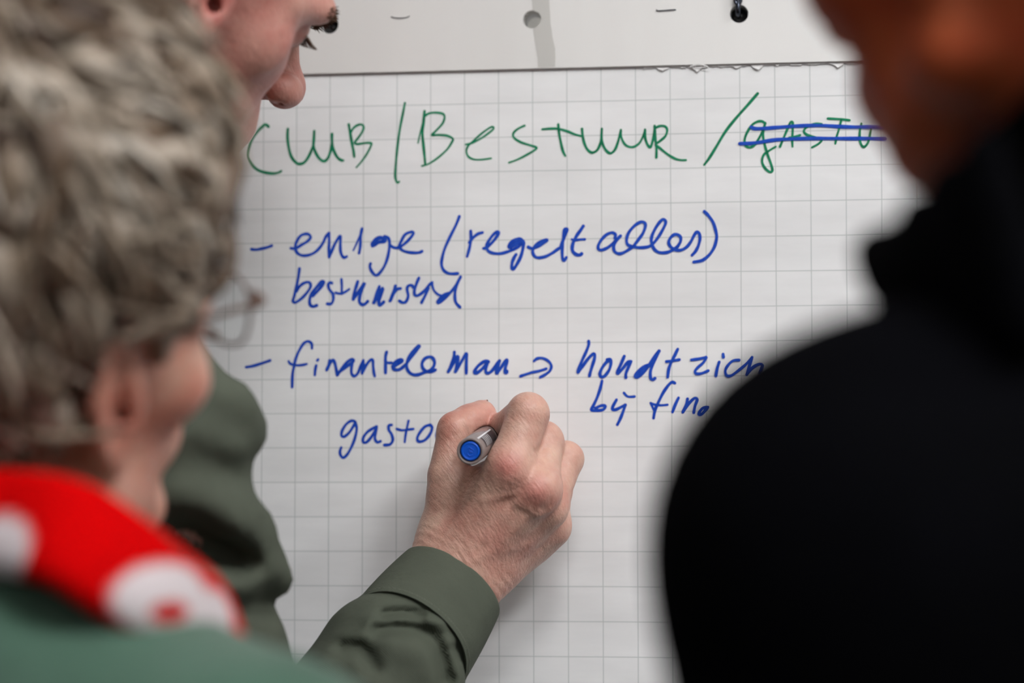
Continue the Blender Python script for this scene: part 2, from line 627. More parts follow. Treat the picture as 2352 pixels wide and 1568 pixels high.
  [2.0,530,-364,508,-404,504,-425,528,-425,561,-409,586,-397],
  [2.0,586,-397,569,-446,553,-486,535,-521],
  [1.67,578,-321,603,-344,644,-344],
  [2.0,899,-261,881,-255,857,-276,824,-324,795,-381,774,-430,764,-481],
  [1.56,746,-385,774,-396,815,-400,852,-397],
  [1.56,748,-389,766,-430],
  [2.0,922,-354,901,-398,884,-443],
  [2.0,979,-362,970,-399,950,-444],
  [2.0,950,-444,987,-391,1023,-358,1040,-367,1027,-407,1019,-448],
  [2.0,1100,-416,1072,-424,1051,-456,1068,-460,1096,-432,1109,-416],
 ],
 'gast': [
  [1.89,-1147,-519,-1150,-494,-1176,-489,-1208,-511,-1233,-550,-1238,-582,-1219,-589,-1186,-561,-1154,-511,-1147,-497],
  [1.89,-1147,-504,-1139,-540,-1150,-597,-1172,-654,-1200,-703,-1226,-724,-1244,-707,-1247,-682,-1240,-660],
  [1.89,-1013,-526,-1038,-540,-1071,-562,-1096,-597,-1096,-625,-1074,-625,-1042,-590,-1009,-533],
  [1.89,-1009,-526,-1016,-569,-1020,-604,-1005,-626,-984,-620],
  [1.89,-912,-516,-930,-520,-930,-548,-912,-576,-904,-612,-922,-640,-958,-644],
  [1.61,-802,-490,-812,-534,-822,-584,-827,-626],
  [1.61,-879,-541,-847,-550,-811,-547,-771,-542],
  [1.89,-660,-517,-696,-528,-732,-570,-746,-605,-732,-623,-696,-613,-664,-577,-649,-535,-664,-517],
  [1.89,-599,-514,-613,-549,-621,-585,-610,-609,-581,-599,-552,-557,-538,-521],
 ],
}
# ------------------------------------------------------------------ the room
def struct(name, lo, hi, mat, cut_hole=None):
    bm = bmesh.new()
    box(bm, lo, hi)
    o = link(name, bm_mesh(name, bm), mat, smooth=False)
    return tag(o, kind='structure')


RX0, RX1, RY0, RY1, RH = -2.6, 2.2, -3.2, 0.95, 2.75
M_wall = plain('wall_paint', srgb(205, 202, 196), 0.85, noise_amt=0.03, noise_scale=3, bump_h=0.0004, bump_scale=300)
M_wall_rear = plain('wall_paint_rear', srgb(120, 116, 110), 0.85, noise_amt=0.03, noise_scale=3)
M_floor = plain('grey_carpet', srgb(92, 92, 96), 0.95, noise_amt=0.2, noise_scale=400, bump_h=0.001, bump_scale=900)
M_ceil = plain('ceiling_paint', srgb(225, 223, 218), 0.9, noise_amt=0.02, noise_scale=5)
M_trim = plain('white_trim', srgb(220, 218, 212), 0.4)
T = 0.1
struct('floor', (RX0 - T, RY0 - T, -T), (RX1 + T, RY1 + T, 0), M_floor)
struct('ceiling', (RX0 - T, RY0 - T, RH), (RX1 + T, RY1 + T, RH + T), M_ceil)
struct('wall_back', (RX0 - T, RY1, 0), (RX1 + T, RY1 + T, RH), M_wall)
# rear wall with a gap for the added glow panel
VX0, VX1, VZ0, VZ1 = -0.38, 0.95, 1.95, 2.6
bm = bmesh.new()
box(bm, (RX0 - T, RY0 - T, 0), (RX1 + T, RY0, VZ0))
box(bm, (RX0 - T, RY0 - T, VZ1), (RX1 + T, RY0, RH))
box(bm, (RX0 - T, RY0 - T, VZ0), (VX0, RY0, VZ1))
box(bm, (VX1, RY0 - T, VZ0), (RX1 + T, RY0, VZ1))
tag(link('wall_front', bm_mesh('wall_front', bm), M_wall_rear, smooth=False), kind='structure')
bm = bmesh.new()
for (a_, b_) in (((VX0, VZ0), (VX0 + 0.05, VZ1)), ((VX1 - 0.05, VZ0), (VX1, VZ1)), ((VX0 + 0.05, VZ0), (VX1 - 0.05, VZ0 + 0.05)), ((VX0 + 0.05, VZ1 - 0.05), (VX1 - 0.05, VZ1))):
    box(bm, (a_[0], RY0 - 0.08, a_[1]), (b_[0], RY0 - 0.02, b_[1]), 0.004)
glow_frame = tag(link('rear_glow_panel', bm_mesh('rear_glow_panel', bm), M_trim, smooth=False), kind='structure')
m_rear_glow, nt, b = new_mat('added_rear_glow')
b.inputs['Base Color'].default_value = (0, 0, 0, 1)
b.inputs['Emission Color'].default_value = (0.95, 0.98, 1.0, 1)
b.inputs['Emission Strength'].default_value = REAR_GLOW
bm = bmesh.new()
box(bm, (VX0 + 0.05, RY0 - 0.053, VZ0 + 0.05), (VX1 - 0.05, RY0 - 0.047, VZ1 - 0.05))
link('pane', bm_mesh('pane', bm), m_rear_glow, parent=glow_frame, smooth=False)  # emissive sheet added so the glossy binding strip has something bright to reflect
struct('wall_left', (RX0 - T, RY0, 0), (RX0, RY1, RH), M_wall_rear)
struct('baseboard_back', (RX0, RY1 - 0.014, 0), (RX1, RY1, 0.07), M_trim)
struct('baseboard_left', (RX0, RY0, 0), (RX0 + 0.014, RY1 - 0.014, 0.07), M_trim)
struct('baseboard_front', (RX0 + 0.014, RY0, 0), (RX1, RY0 + 0.014, 0.07), M_trim)
# right wall with a window opening
WY0, WY1, WZ0, WZ1 = -1.7, -0.3, 1.05, 2.25
bm = bmesh.new()
box(bm, (RX1, RY0, 0), (RX1 + T, RY1, WZ0))
box(bm, (RX1, RY0, WZ1), (RX1 + T, RY1, RH))
box(bm, (RX1, RY0, WZ0), (RX1 + T, WY0, WZ1))
box(bm, (RX1, WY1, WZ0), (RX1 + T, RY1, WZ1))
tag(link('wall_right', bm_mesh('wall_right', bm), M_wall, smooth=False), kind='structure')
bm = bmesh.new()
w_ = 0.05
box(bm, (RX1 + 0.02, WY0, WZ0), (RX1 + 0.08, WY0 + w_, WZ1), 0.004)
box(bm, (RX1 + 0.02, WY1 - w_, WZ0), (RX1 + 0.08, WY1, WZ1), 0.004)
box(bm, (RX1 + 0.02, WY0 + w_, WZ0), (RX1 + 0.08, WY1 - w_, WZ0 + w_), 0.004)
box(bm, (RX1 + 0.02, WY0 + w_, WZ1 - w_), (RX1 + 0.08, WY1 - w_, WZ1), 0.004)
box(bm, (RX1 + 0.02, (WY0 + WY1) / 2 - 0.025, WZ0 + w_), (RX1 + 0.08, (WY0 + WY1) / 2 + 0.025, WZ1 - w_), 0.004)
win = tag(link('window_1', bm_mesh('window_1', bm), M_trim, smooth=False), kind='structure')
m_sky, nt, b = new_mat('overcast_daylight')
b.inputs['Base Color'].default_value = (0, 0, 0, 1)
b.inputs['Emission Color'].default_value = (0.93, 0.97, 1.0, 1)
b.inputs['Emission Strength'].default_value = WINDOW_RIGHT
bm = bmesh.new()
box(bm, (RX1 + 0.047, WY0 + w_, WZ0 + w_), (RX1 + 0.053, WY1 - w_, WZ1 - w_))
link('pane', bm_mesh('pane', bm), m_sky, parent=win, smooth=False)


def ceiling_panel(cx, cy, sx, sy, strength, label):
    t = empty('ceiling_light', (cx, cy, RH), label, 'ceiling light', 'square ceiling panels')
    bm = bmesh.new()
    fr = 0.025
    box(bm, (cx - sx / 2 - fr, cy - sy / 2 - fr, RH - 0.035), (cx - sx / 2, cy + sy / 2 + fr, RH - 0.001))
    box(bm, (cx + sx / 2, cy - sy / 2 - fr, RH - 0.035), (cx + sx / 2 + fr, cy + sy / 2 + fr, RH - 0.001))
    box(bm, (cx - sx / 2, cy - sy / 2 - fr, RH - 0.035), (cx + sx / 2, cy - sy / 2, RH - 0.001))
    box(bm, (cx - sx / 2, cy + sy / 2, RH - 0.035), (cx + sx / 2, cy + sy / 2 + fr, RH - 0.001))
    link('frame', bm_mesh('frame', bm), M_trim, parent=t, smooth=False)
    m, nt, b = new_mat('lit_diffuser')
    b.inputs['Base Color'].default_value = (0.8, 0.8, 0.8, 1)
    b.inputs['Emission Color'].default_value = (0.985, 0.99, 1.0, 1)
    b.inputs['Emission Strength'].default_value = strength
    bm = bmesh.new()
    box(bm, (cx - sx / 2, cy - sy / 2, RH - 0.028), (cx + sx / 2, cy + sy / 2, RH - 0.02))
    link('diffuser', bm_mesh('diffuser', bm), m, parent=t, smooth=False)



for (px_, py_, st_, lb_) in PANELS:
    ceiling_panel(px_, py_, 0.45, 0.45, st_, lb_)

# ------------------------------------------------------------------ flipchart easel
M_board = plain('white_board_steel', srgb(225, 226, 228), 0.25, bump_h=0.0003, bump_scale=120)
M_alu = plain('grey_aluminium', srgb(150, 152, 155), 0.35, metal=0.9)
M_black = plain('black_plastic', srgb(9, 9, 11), 0.25)
M_chrome = plain('dark_steel_wire', srgb(70, 74, 84), 0.22, metal=1.0)
HX, HZ, HR, THK = 132.0, 207.2, 5.8, 9.0      # punched holes: spacing, height, radius; pad thickness (mm)
SX0, SX1, SZ0, SZ1 = -286.0, 286.0, -600.0, 236.0      # the pad (mm)
BY0 = THK + 1.0                              # board face (mm)
easel = empty('flipchart_easel', (0, 0.15, 0), 'white flipchart easel holding the squared paper pad', 'flipchart')
bm = bmesh.new()
for (lo, hi) in (((-331, BY0 - 2, -696), (-323, BY0 + 14, 306)), ((323, BY0 - 2, -696), (331, BY0 + 14, 306)),
                 ((-323, BY0 - 2, 298), (323, BY0 + 14, 306)), ((-323, BY0 - 2, -696), (323, BY0 + 14, -688))):
    box(bm, mm(lo), mm(hi), 0.001)
link('board_frame', bm_mesh('board_frame', bm), M_alu, parent=easel, smooth=False)
bm = bmesh.new()
box(bm, mm((-325, -55, -694)), mm((325, BY0 - 2.5, -688)), 0.001)
box(bm, mm((-325, -57, -694)), mm((325, -54, -674)), 0.001)
link('pen_tray', bm_mesh('pen_tray', bm), M_alu, parent=easel, smooth=False)
for (a, b_) in (((-0.27, 0.06, 1.25), (-0.42, -0.03, 0.012)), ((0.27, 0.06, 1.25), (0.42, -0.03, 0.012)), ((0.0, 0.06, 1.45), (0.0, 0.72, 0.012))):
    bm = bmesh.new()
    tube(bm, [a, b_], 0.014, 16)
    leg = link('leg', bm_mesh('leg', bm), M_alu, parent=easel)
    bm = bmesh.new()
    tube(bm, [(b_[0], b_[1], 0.0), (b_[0], b_[1], 0.04)], 0.019, 16)
    link('rubber_foot', bm_mesh('rubber_foot', bm), M_black, parent=leg)
# pegs that carry the pad through its punched holes
for s, px in ((-1, -HX), (1, HX)):
    bm = bmesh.new()
    c = mm((px, BY0, HZ - 0.3))
    lathe(bm, [(0, -0.0055), (0.0043, -0.0053), (0.0052, -0.0035), (0.0053, 0.0), (0, 0.0)], c, (0, 1, 0), 32)
    peg = link('peg', bm_mesh('peg', bm), M_black, parent=easel)
    bm = bmesh.new()
    dx = -0.6
    pts = catmull([mm((px + dx, BY0 - 5, HZ - 0.5)), mm((px + dx, BY0 - 14.6, HZ + 0.5)), mm((px + dx, BY0 - 15.0, HZ + 7)),
                   mm((px + dx - 1.3, BY0 - 14.8, HZ + 15)), mm((px + dx - 1.3, BY0 - 14.5, HZ + 26)), mm((px + dx, BY0 - 14.5, HZ + 40))], 6)
    if s > 0:
        tube(bm, pts, 0.0016, 12)
        lp = [mm((px + dx + 2.0 * math.cos(a_ / 16 * 6.283), BY0 - 15.6, HZ + 9.0 + 3.6 * math.sin(a_ / 16 * 6.283))) for a_ in range(16)]
        tube(bm, lp, 0.0010, 8, closed=True)
        link('hook', bm_mesh('hook', bm), M_chrome, parent=peg)
    else:
        bm.free()

# ------------------------------------------------------------------ paper pad
CELL = 0.022
pad = empty('flipchart_pad', mm((0, THK / 2, SZ0)), 'white squared flipchart pad with green and blue handwriting', 'flipchart pad')
m_sheet, nt, b = new_mat('squared_paper')
tc = N(nt, 'ShaderNodeTexCoord')
sep = N(nt, 'ShaderNodeSeparateXYZ')
nt.links.new(tc.outputs['Object'], sep.inputs[0])
wob = noise(nt, obj_coords(nt), 6.0, 2)
wobx = math_node(nt, 'MULTIPLY', math_node(nt, 'SUBTRACT', wob, 0.5), 0.0012)
lines = []
for ax in (0, 2):
    v = math_node(nt, 'ADD', sep.outputs[ax], wobx)
    v = math_node(nt, 'DIVIDE', v, CELL)
    v = math_node(nt, 'PINGPONG', v, 0.5)
    v = math_node(nt, 'MULTIPLY', v, CELL * 1000)          # mm to the nearest line
    v = math_node(nt, 'SUBTRACT', 0.40, v)
    v = math_node(nt, 'MULTIPLY', v, 4.0, clamp=True)
    lines.append(math_node(nt, 'MULTIPLY', v, 1.0, clamp=True))
ln = math_node(nt, 'MAXIMUM', lines[0], lines[1])
fib = noise(nt, obj_coords(nt, (14, 60, 60)), 1.0, 4, 0.6)
tone = ramp(nt, fib, [(0.3, srgb(222, 221, 221)), (0.7, srgb(230, 229, 229))])
colr = mix_rgb(nt, math_node(nt, 'MULTIPLY', ln, 0.74), tone, srgb(168, 174, 172) + (1,))
nt.links.new(colr, b.inputs['Base Color'])
b.inputs['Roughness'].default_value = 0.75
b.inputs['Specular IOR Level'].default_value = 0.25
h1 = noise(nt, obj_coords(nt, (9, 1, 42)), 1.0, 3, 0.55)
h2 = noise(nt, obj_coords(nt, (3, 1, 7)), 1.0, 2, 0.5)
n1 = bump(nt, h2, 0.7, 0.012, None)
bump(nt, h1, 0.42, 0.0022, b, n1)

# stack of sheets below (block with punched holes), then the top sheet and the binding strip
m_block, nt, b = new_mat('paper_block_edges')
v = obj_coords(nt, (1, 900, 1))
nt.links.new(ramp(nt, noise(nt, v, 1.0, 1), [(0.35, srgb(196, 194, 190)), (0.65, srgb(228, 227, 224))]), b.inputs['Base Color'])
b.inputs['Roughness'].default_value = 0.8


def holed_slab(y0, y1, z0, z1, x0=SX0, x1=SX1, holes=(1, 3, 5)):
    """slab (mm) from y0 to y1 with three round punched holes along z = HZ"""
    bm = bmesh.new()
    xs = [x0] + [v_ for c_ in (-HX, 0, HX) for v_ in (c_ - 14, c_ + 14)] + [x1]
    zs = [z0, HZ - 14, HZ + 14, z1]
    seg = 40

    def quad(a, b_, c_, d_):
        bm.faces.new([bm.verts.new(mm(q)) for q in (a, b_, c_, d_)])
    for i in range(len(xs) - 1):
        for j in range(3):
            hole = (j == 1 and i in holes)
            if not hole:
                for y in (y0, y1):
                    quad((xs[i], y, zs[j]), (xs[i + 1], y, zs[j]), (xs[i + 1], y, zs[j + 1]), (xs[i], y, zs[j + 1]))
            else:
                cx = (xs[i] + xs[i + 1]) / 2
                for k in range(seg):
                    A, B = (k / seg * 2 * math.pi, (k + 1) / seg * 2 * math.pi)

                    def sq(a_):
                        m_ = 14 / max(abs(math.cos(a_)), abs(math.sin(a_)))
                        return cx + m_ * math.cos(a_), HZ + m_ * math.sin(a_)
                    ca, cb = (cx + HR * math.cos(A), HZ + HR * math.sin(A)), (cx + HR * math.cos(B), HZ + HR * math.sin(B))
                    oa, ob = sq(A), sq(B)
                    for y in (y0, y1):
                        quad((ca[0], y, ca[1]), (oa[0], y, oa[1]), (ob[0], y, ob[1]), (cb[0], y, cb[1]))
                    quad((ca[0], y0, ca[1]), (ca[0], y1, ca[1]), (cb[0], y1, cb[1]), (cb[0], y0, cb[1]))
    quad((x0, y0, z0), (x0, y1, z0), (x0, y1, z1), (x0, y0, z1))
    quad((x1, y0, z0), (x1, y1, z0), (x1, y1, z1), (x1, y0, z1))
    quad((x0, y0, z0), (x1, y0, z0), (x1, y1, z0), (x0, y1, z0))
    quad((x0, y0, z1), (x1, y0, z1), (x1, y1, z1), (x0, y1, z1))
    bmesh.ops.remove_doubles(bm, verts=bm.verts, dist=1e-6)
    return bm


STRIP_Z0, STRIP_Y = 175.5, -2.3
link('board', bm_mesh('board', holed_slab(BY0, BY0 + 12, -690, 300, -325, 325, (3,))), M_board, parent=easel, smooth=False)
link('sheet_stack', bm_mesh('sheet_stack', holed_slab(0.4, THK, SZ0, SZ1)), m_block, parent=pad, smooth=False)
# top sheet: its mesh origin is the middle grid crossing so the printed squares line up with it
bm = bmesh.new()
NX, NZ = 30, 44
gv = {}
for i in range(NX + 1):
    for j in range(NZ + 1):
        x = SX0 + (SX1 - SX0) * i / NX
        z = SZ0 + (HZ - 20 - SZ0) * j / NZ
        gv[i, j] = bm.verts.new((x / 1000, 0.0, z / 1000))
for i in range(NX):
    for j in range(NZ):
        bm.faces.new((gv[i, j], gv[i + 1, j], gv[i + 1, j + 1], gv[i, j + 1]))
g2 = bmesh.ops.extrude_face_region(bm, geom=list(bm.faces))
for v in [q for q in g2['geom'] if isinstance(q, bmesh.types.BMVert)]:
    v.co.y += 0.0002
me = bm_mesh('top_sheet', bm)
sheet = bpy.data.objects.new('top_sheet', me)
COL.objects.link(sheet)
me.materials.append(m_sheet)
sheet.location = mm((0, 0, 0))
bpy.context.view_layer.update()
sheet.parent = pad
sheet.matrix_parent_inverse = pad.matrix_world.inverted()
sheet['label'] = 'white sheet with grey printed squares'


def ink_mat(name, dark, pale):
    m, nt, b = new_mat(name)
    vec = obj_coords(nt, (1, 1, 1))
    st = noise(nt, obj_coords(nt, (260, 1, 260)), 1.0, 3, 0.6)
    nt.links.new(ramp(nt, st, [(0.3, dark), (0.75, pale)]), b.inputs['Base Color'])
    b.inputs['Roughness'].default_value = 0.5
    b.inputs['Specular IOR Level'].default_value = 0.2
    tr = N(nt, 'ShaderNodeBsdfTransparent')
    tr.inputs[0].default_value = tuple(min(1, c * 2.2 + 0.05) for c in pale) + (1,)
    mx = N(nt, 'ShaderNodeMixShader')
    at = N(nt, 'ShaderNodeAttribute', attribute_name='ink')
    nt.links.new(math_node(nt, 'MULTIPLY', at.outputs['Fac'], 1.0, clamp=True), mx.inputs[0])
    nt.links.new(tr.outputs[0], mx.inputs[1])
    nt.links.new(b.outputs[0], mx.inputs[2])
    nt.links.new(mx.outputs[0], nt.nodes['Material Output'].inputs['Surface'])
    return m


M_green = ink_mat('green_marker_ink', srgb(0, 98, 66), srgb(30, 145, 104))
M_blue = ink_mat('blue_marker_ink', srgb(4, 60, 172), srgb(40, 86, 192))


def writing(name, key, mat, label, y0=-0.12, seed=1):
    """felt-tip strokes: ribbons with round ends, laid on the sheet"""
    rnd = random.Random(seed)
    vs, fs, ink = [], [], []
    n_st = 0
    for st in INK[key]:
        w, co = st[0], st[1:]
        pts = [np.array((co[i] / 10, co[i + 1] / 10)) for i in range(0, len(co), 2)]
        cp = catmull(pts, 6)
        base = y0 - 0.012 * n_st
        n_st += 1
        ph = rnd.random() * 6
        L_ = len(cp)
        prevn = None
        rows = []
        for i, p in enumerate(cp):
            t = cp[min(i + 1, L_ - 1)] - cp[max(i - 1, 0)]
            t = t / (np.linalg.norm(t) + 1e-9)
            nrm = np.array((-t[1], t[0]))
            ww = w / 2 * (1 + 0.08 * math.sin(i * 0.5 + ph))
            if mat is M_green and L_ > 20 and i > L_ * 0.75:
                ww *= 1 - 0.25 * (i / L_ - 0.75) * 4
            a = 0.9 if mat is M_blue else 0.82
            if i > L_ * 0.7:
                a -= 0.14 * (i / L_ - 0.7) / 0.3
            rows.append((p, nrm, ww, a))

        def ring(p, nrm, ww, a, off, k):
            y = base - off
            out = []
            for s_ in (-1, -0.6, 0, 0.6, 1):
                q = p + nrm * ww * s_
                out.append(len(vs))
                vs.append((q[0], y, q[1]))
                ink.append(a * (0.75 if abs(s_) == 1 else 1.0))
            return out
        rings = []
        p, nrm, ww, a = rows[0]
        t = np.array((nrm[1], -nrm[0]))
        for c_ in (0.15, 0.5, 0.8):
            rings.append(ring(p - t * ww * math.sqrt(1 - c_ * c_), nrm, ww * c_, a, 0, 0))
        for i, rw in enumerate(rows):
            rings.append(ring(*rw, 0.006 * i / len(rows), i))
        p, nrm, ww, a = rows[-1]
        t = np.array((nrm[1], -nrm[0]))
        for c_ in (0.8, 0.5, 0.15):
            rings.append(ring(p + t * ww * math.sqrt(1 - c_ * c_), nrm, ww * c_, a, 0.006, 0))
        for i in range(len(rings) - 1):
            for k in range(4):
                fs.append((rings[i][k], rings[i][k + 1], rings[i + 1][k + 1], rings[i + 1][k]))
    me = np_mesh(name, np.array(vs), np.array(fs))
    at = me.attributes.new('ink', 'FLOAT', 'POINT')
    at.data.foreach_set('value', np.array(ink, F32))
    o = link(name, me, mat, parent=sheet, smooth=False)
    o['label'] = label
    return o


writing('handwritten_heading', 'heading', M_green, 'green handwritten heading across the sheet', -0.15, 1)
writing('handwritten_strikeout', 'strike', M_blue, 'two blue strokes crossing out the last green word', -0.55, 2)
writing('handwritten_line', 'enige', M_blue, 'first blue line: - enige (regelt alles)', -0.15, 3)
writing('handwritten_line', 'best', M_blue, 'second blue line: bestuurslid', -0.15, 4)
writing('handwritten_line', 'finan', M_blue, 'third blue line: - finantiele man, arrow, houdt zich', -0.15, 5)
writing('handwritten_line', 'bij', M_blue, 'fourth blue line: bij fin', -0.15, 6)
writing('handwritten_line', 'gast', M_blue, 'last blue word being written: gasto', -0.15, 7)

# binding strip across the top, with tape and staples
m_strip, nt, b = new_mat('glossy_white_card')
b.inputs['Base Color'].default_value = srgb(218, 215, 212) + (1,)
b.inputs['Roughness'].default_value = 0.22
b.inputs['Specular IOR Level'].default_value = 0.55
bump(nt, noise(nt, obj_coords(nt, (30, 1, 5)), 1.0, 3), 0.25, 0.002, b)
strip = link('binding_strip', bm_mesh('binding_strip', holed_slab(STRIP_Y, 0.35, STRIP_Z0, SZ1)), m_strip, parent=pad, smooth=False)
m_edge = plain('card_edge', srgb(176, 170, 168), 0.6)
bm = bmesh.new()
box(bm, mm((SX0, STRIP_Y + 0.9, STRIP_Z0 - 0.75)), mm((SX1, 0.1, STRIP_Z0 - 0.02)))
link('card_fold', bm_mesh('card_fold', bm), m_edge, parent=strip, smooth=False)
m_tape, nt, b = new_mat('matt_tape')
b.inputs['Base Color'].default_value = srgb(206, 203, 198) + (1,)
b.inputs['Roughness'].default_value = 0.42
tr = N(nt, 'ShaderNodeBsdfTransparent')
mx = N(nt, 'ShaderNodeMixShader')
mx.inputs[0].default_value = 0.8
nt.links.new(tr.outputs[0], mx.inputs[1])
nt.links.new(b.outputs[0], mx.inputs[2])
nt.links.new(mx.outputs[0], nt.nodes['Material Output'].inputs['Surface'])
bm = bmesh.new()
left = [(-0.5, 235), (-0.3, 222), (0.4, 213.2), (4.4, 211.2), (5.9, 208.5), (5.9, 206), (4.5, 203.3), (1.0, 201.3), (0.6, 200.6), (1.6, 195), (2.6, 188), (3.6, 182), (3.9, 176.2)]
right = [(10.9, 235), (11.0, 222), (11.4, 213.2), (11.6, 211.2), (11.7, 208.5), (11.8, 206), (12.0, 203.3), (12.4, 201.3), (12.6, 200.6), (13.2, 195), (14.8, 188), (15.0, 182), (14.7, 176.2)]
rows = []
for (a, b_) in zip(left, right):
    rows.append([bm.verts.new(mm((a[0] + (b_[0] - a[0]) * k / 4, STRIP_Y - 0.12, a[1]))) for k in range(5)])
for i in range(len(rows) - 1):
    for k in range(4):
        bm.faces.new((rows[i][k], rows[i][k + 1], rows[i + 1][k + 1], rows[i + 1][k]))
g2 = bmesh.ops.extrude_face_region(bm, geom=list(bm.faces))
for v in [q for q in g2['geom'] if isinstance(q, bmesh.types.BMVert)]:
    v.co.y -= 0.00006
link('tape', bm_mesh('tape', bm), m_tape, parent=strip, smooth=False)['label'] = 'strip of matt clear tape beside the middle hole'
for pts, rr in (([U(898, 38.5, 2.45), U(907, 41, 2.6), U(920, 41.5, 2.7), U(932, 40.5, 2.6), U(941, 36.5, 2.45)], 0.28),
                ([U(1508, 22, 2.1), U(1510, 24.5, 2.9), U(1530, 23.5, 3.0), U(1550, 22, 2.9), U(1551, 24, 2.1)], 0.33)):
    bm = bmesh.new()
    tube(bm, [mm(q) for q in catmull(pts, 5)], rr / 1000, 8)
    link('staple', bm_mesh('staple', bm), M_chrome, parent=strip)
# torn remains of earlier sheets hanging out below the strip
m_torn = plain('torn_paper', srgb(214, 212, 211), 0.8)
rnd = random.Random(5)
bm = bmesh.new()
n = 150
xa, xb = U(1478, 160, 0)[0], U(1975, 160, 0)[0]
tips = {U(1522, 150, 0)[0]: 2.0, U(1600, 155, 0)[0]: 3.2, U(1740, 150, 0)[0]: 2.9, U(1925, 150, 0)[0]: 2.6, U(1690, 150, 0)[0]: 1.2}
prev = None
for i in range(n + 1):
    x = xa + (xb - xa) * i / n
    L_ = 1.0 + 0.45 * math.sin(x * 0.9) * math.sin(x * 0.37 + 1) + 0.5 * rnd.random()
    for tx, tl in tips.items():
        L_ += tl * max(0, 1 - abs(x - tx) / 4.0)
    z0 = STRIP_Z0 + 0.4
    row = [bm.verts.new(mm((x, -0.25, z0))), bm.verts.new(mm((x, -0.45 - 0.12 * L_, z0 - 0.55 * L_ - 0.3))), bm.verts.new(mm((x + 0.2 * rnd.random(), -0.5 - 0.32 * L_ - 0.2 * rnd.random(), z0 - L_ - 0.5)))]
    if prev:
        for k in range(2):
            bm.faces.new((prev[k], row[k], row[k + 1], prev[k + 1]))
    prev = row
link('torn_edge', bm_mesh('torn_edge', bm), m_torn, parent=strip)['label'] = 'ragged torn paper under the strip'
bm = bmesh.new()
curl = catmull([U(1585, 153, 2.2), U(1598, 149, 3.2), U(1612, 148.5, 4), U(1624, 152, 3.4), U(1632, 160, 2.4)], 6)
for i, q in enumerate(curl):
    w = 0.8 * (1 - (i / len(curl)) ** 2) + 0.25
    row = [bm.verts.new(mm(q + np.array((0, 0, s * w)))) for s in (-0.5, 0.5)]
    if i:
        bm.faces.new((pr[0], row[0], row[1], pr[1]))
    pr = row
link('paper_curl', bm_mesh('paper_curl', bm), m_torn, parent=strip)
# ------------------------------------------------------------------ people: shared anatomy (mm)
def axes(yaw, pitch, roll=0.0):
    """columns right, forward, up; yaw = heading in the room, pitch down positive (degrees)"""
    y, p, q = (math.radians(a) for a in (yaw, pitch, roll))
    f0 = V3(math.cos(y), math.sin(y), 0)
    up = V3(0, 0, 1)
    f = f0 * math.cos(p) - up * math.sin(p)
    u = up * math.cos(p) + f0 * math.sin(p)
    rt = np.cross(f, u)
    rt, u = rt * math.cos(q) + u * math.sin(q), u * math.cos(q) - rt * math.sin(q)
    return np.stack([rt, f, u], 1)


EAR = V3(75, -8, 4)


def ear_pts(uv):
    return [EAR + V3(3.0 - 0.42 * u + 0.02 * v, u - 0.18 * v * 0.4, v) for (u, v) in uv]


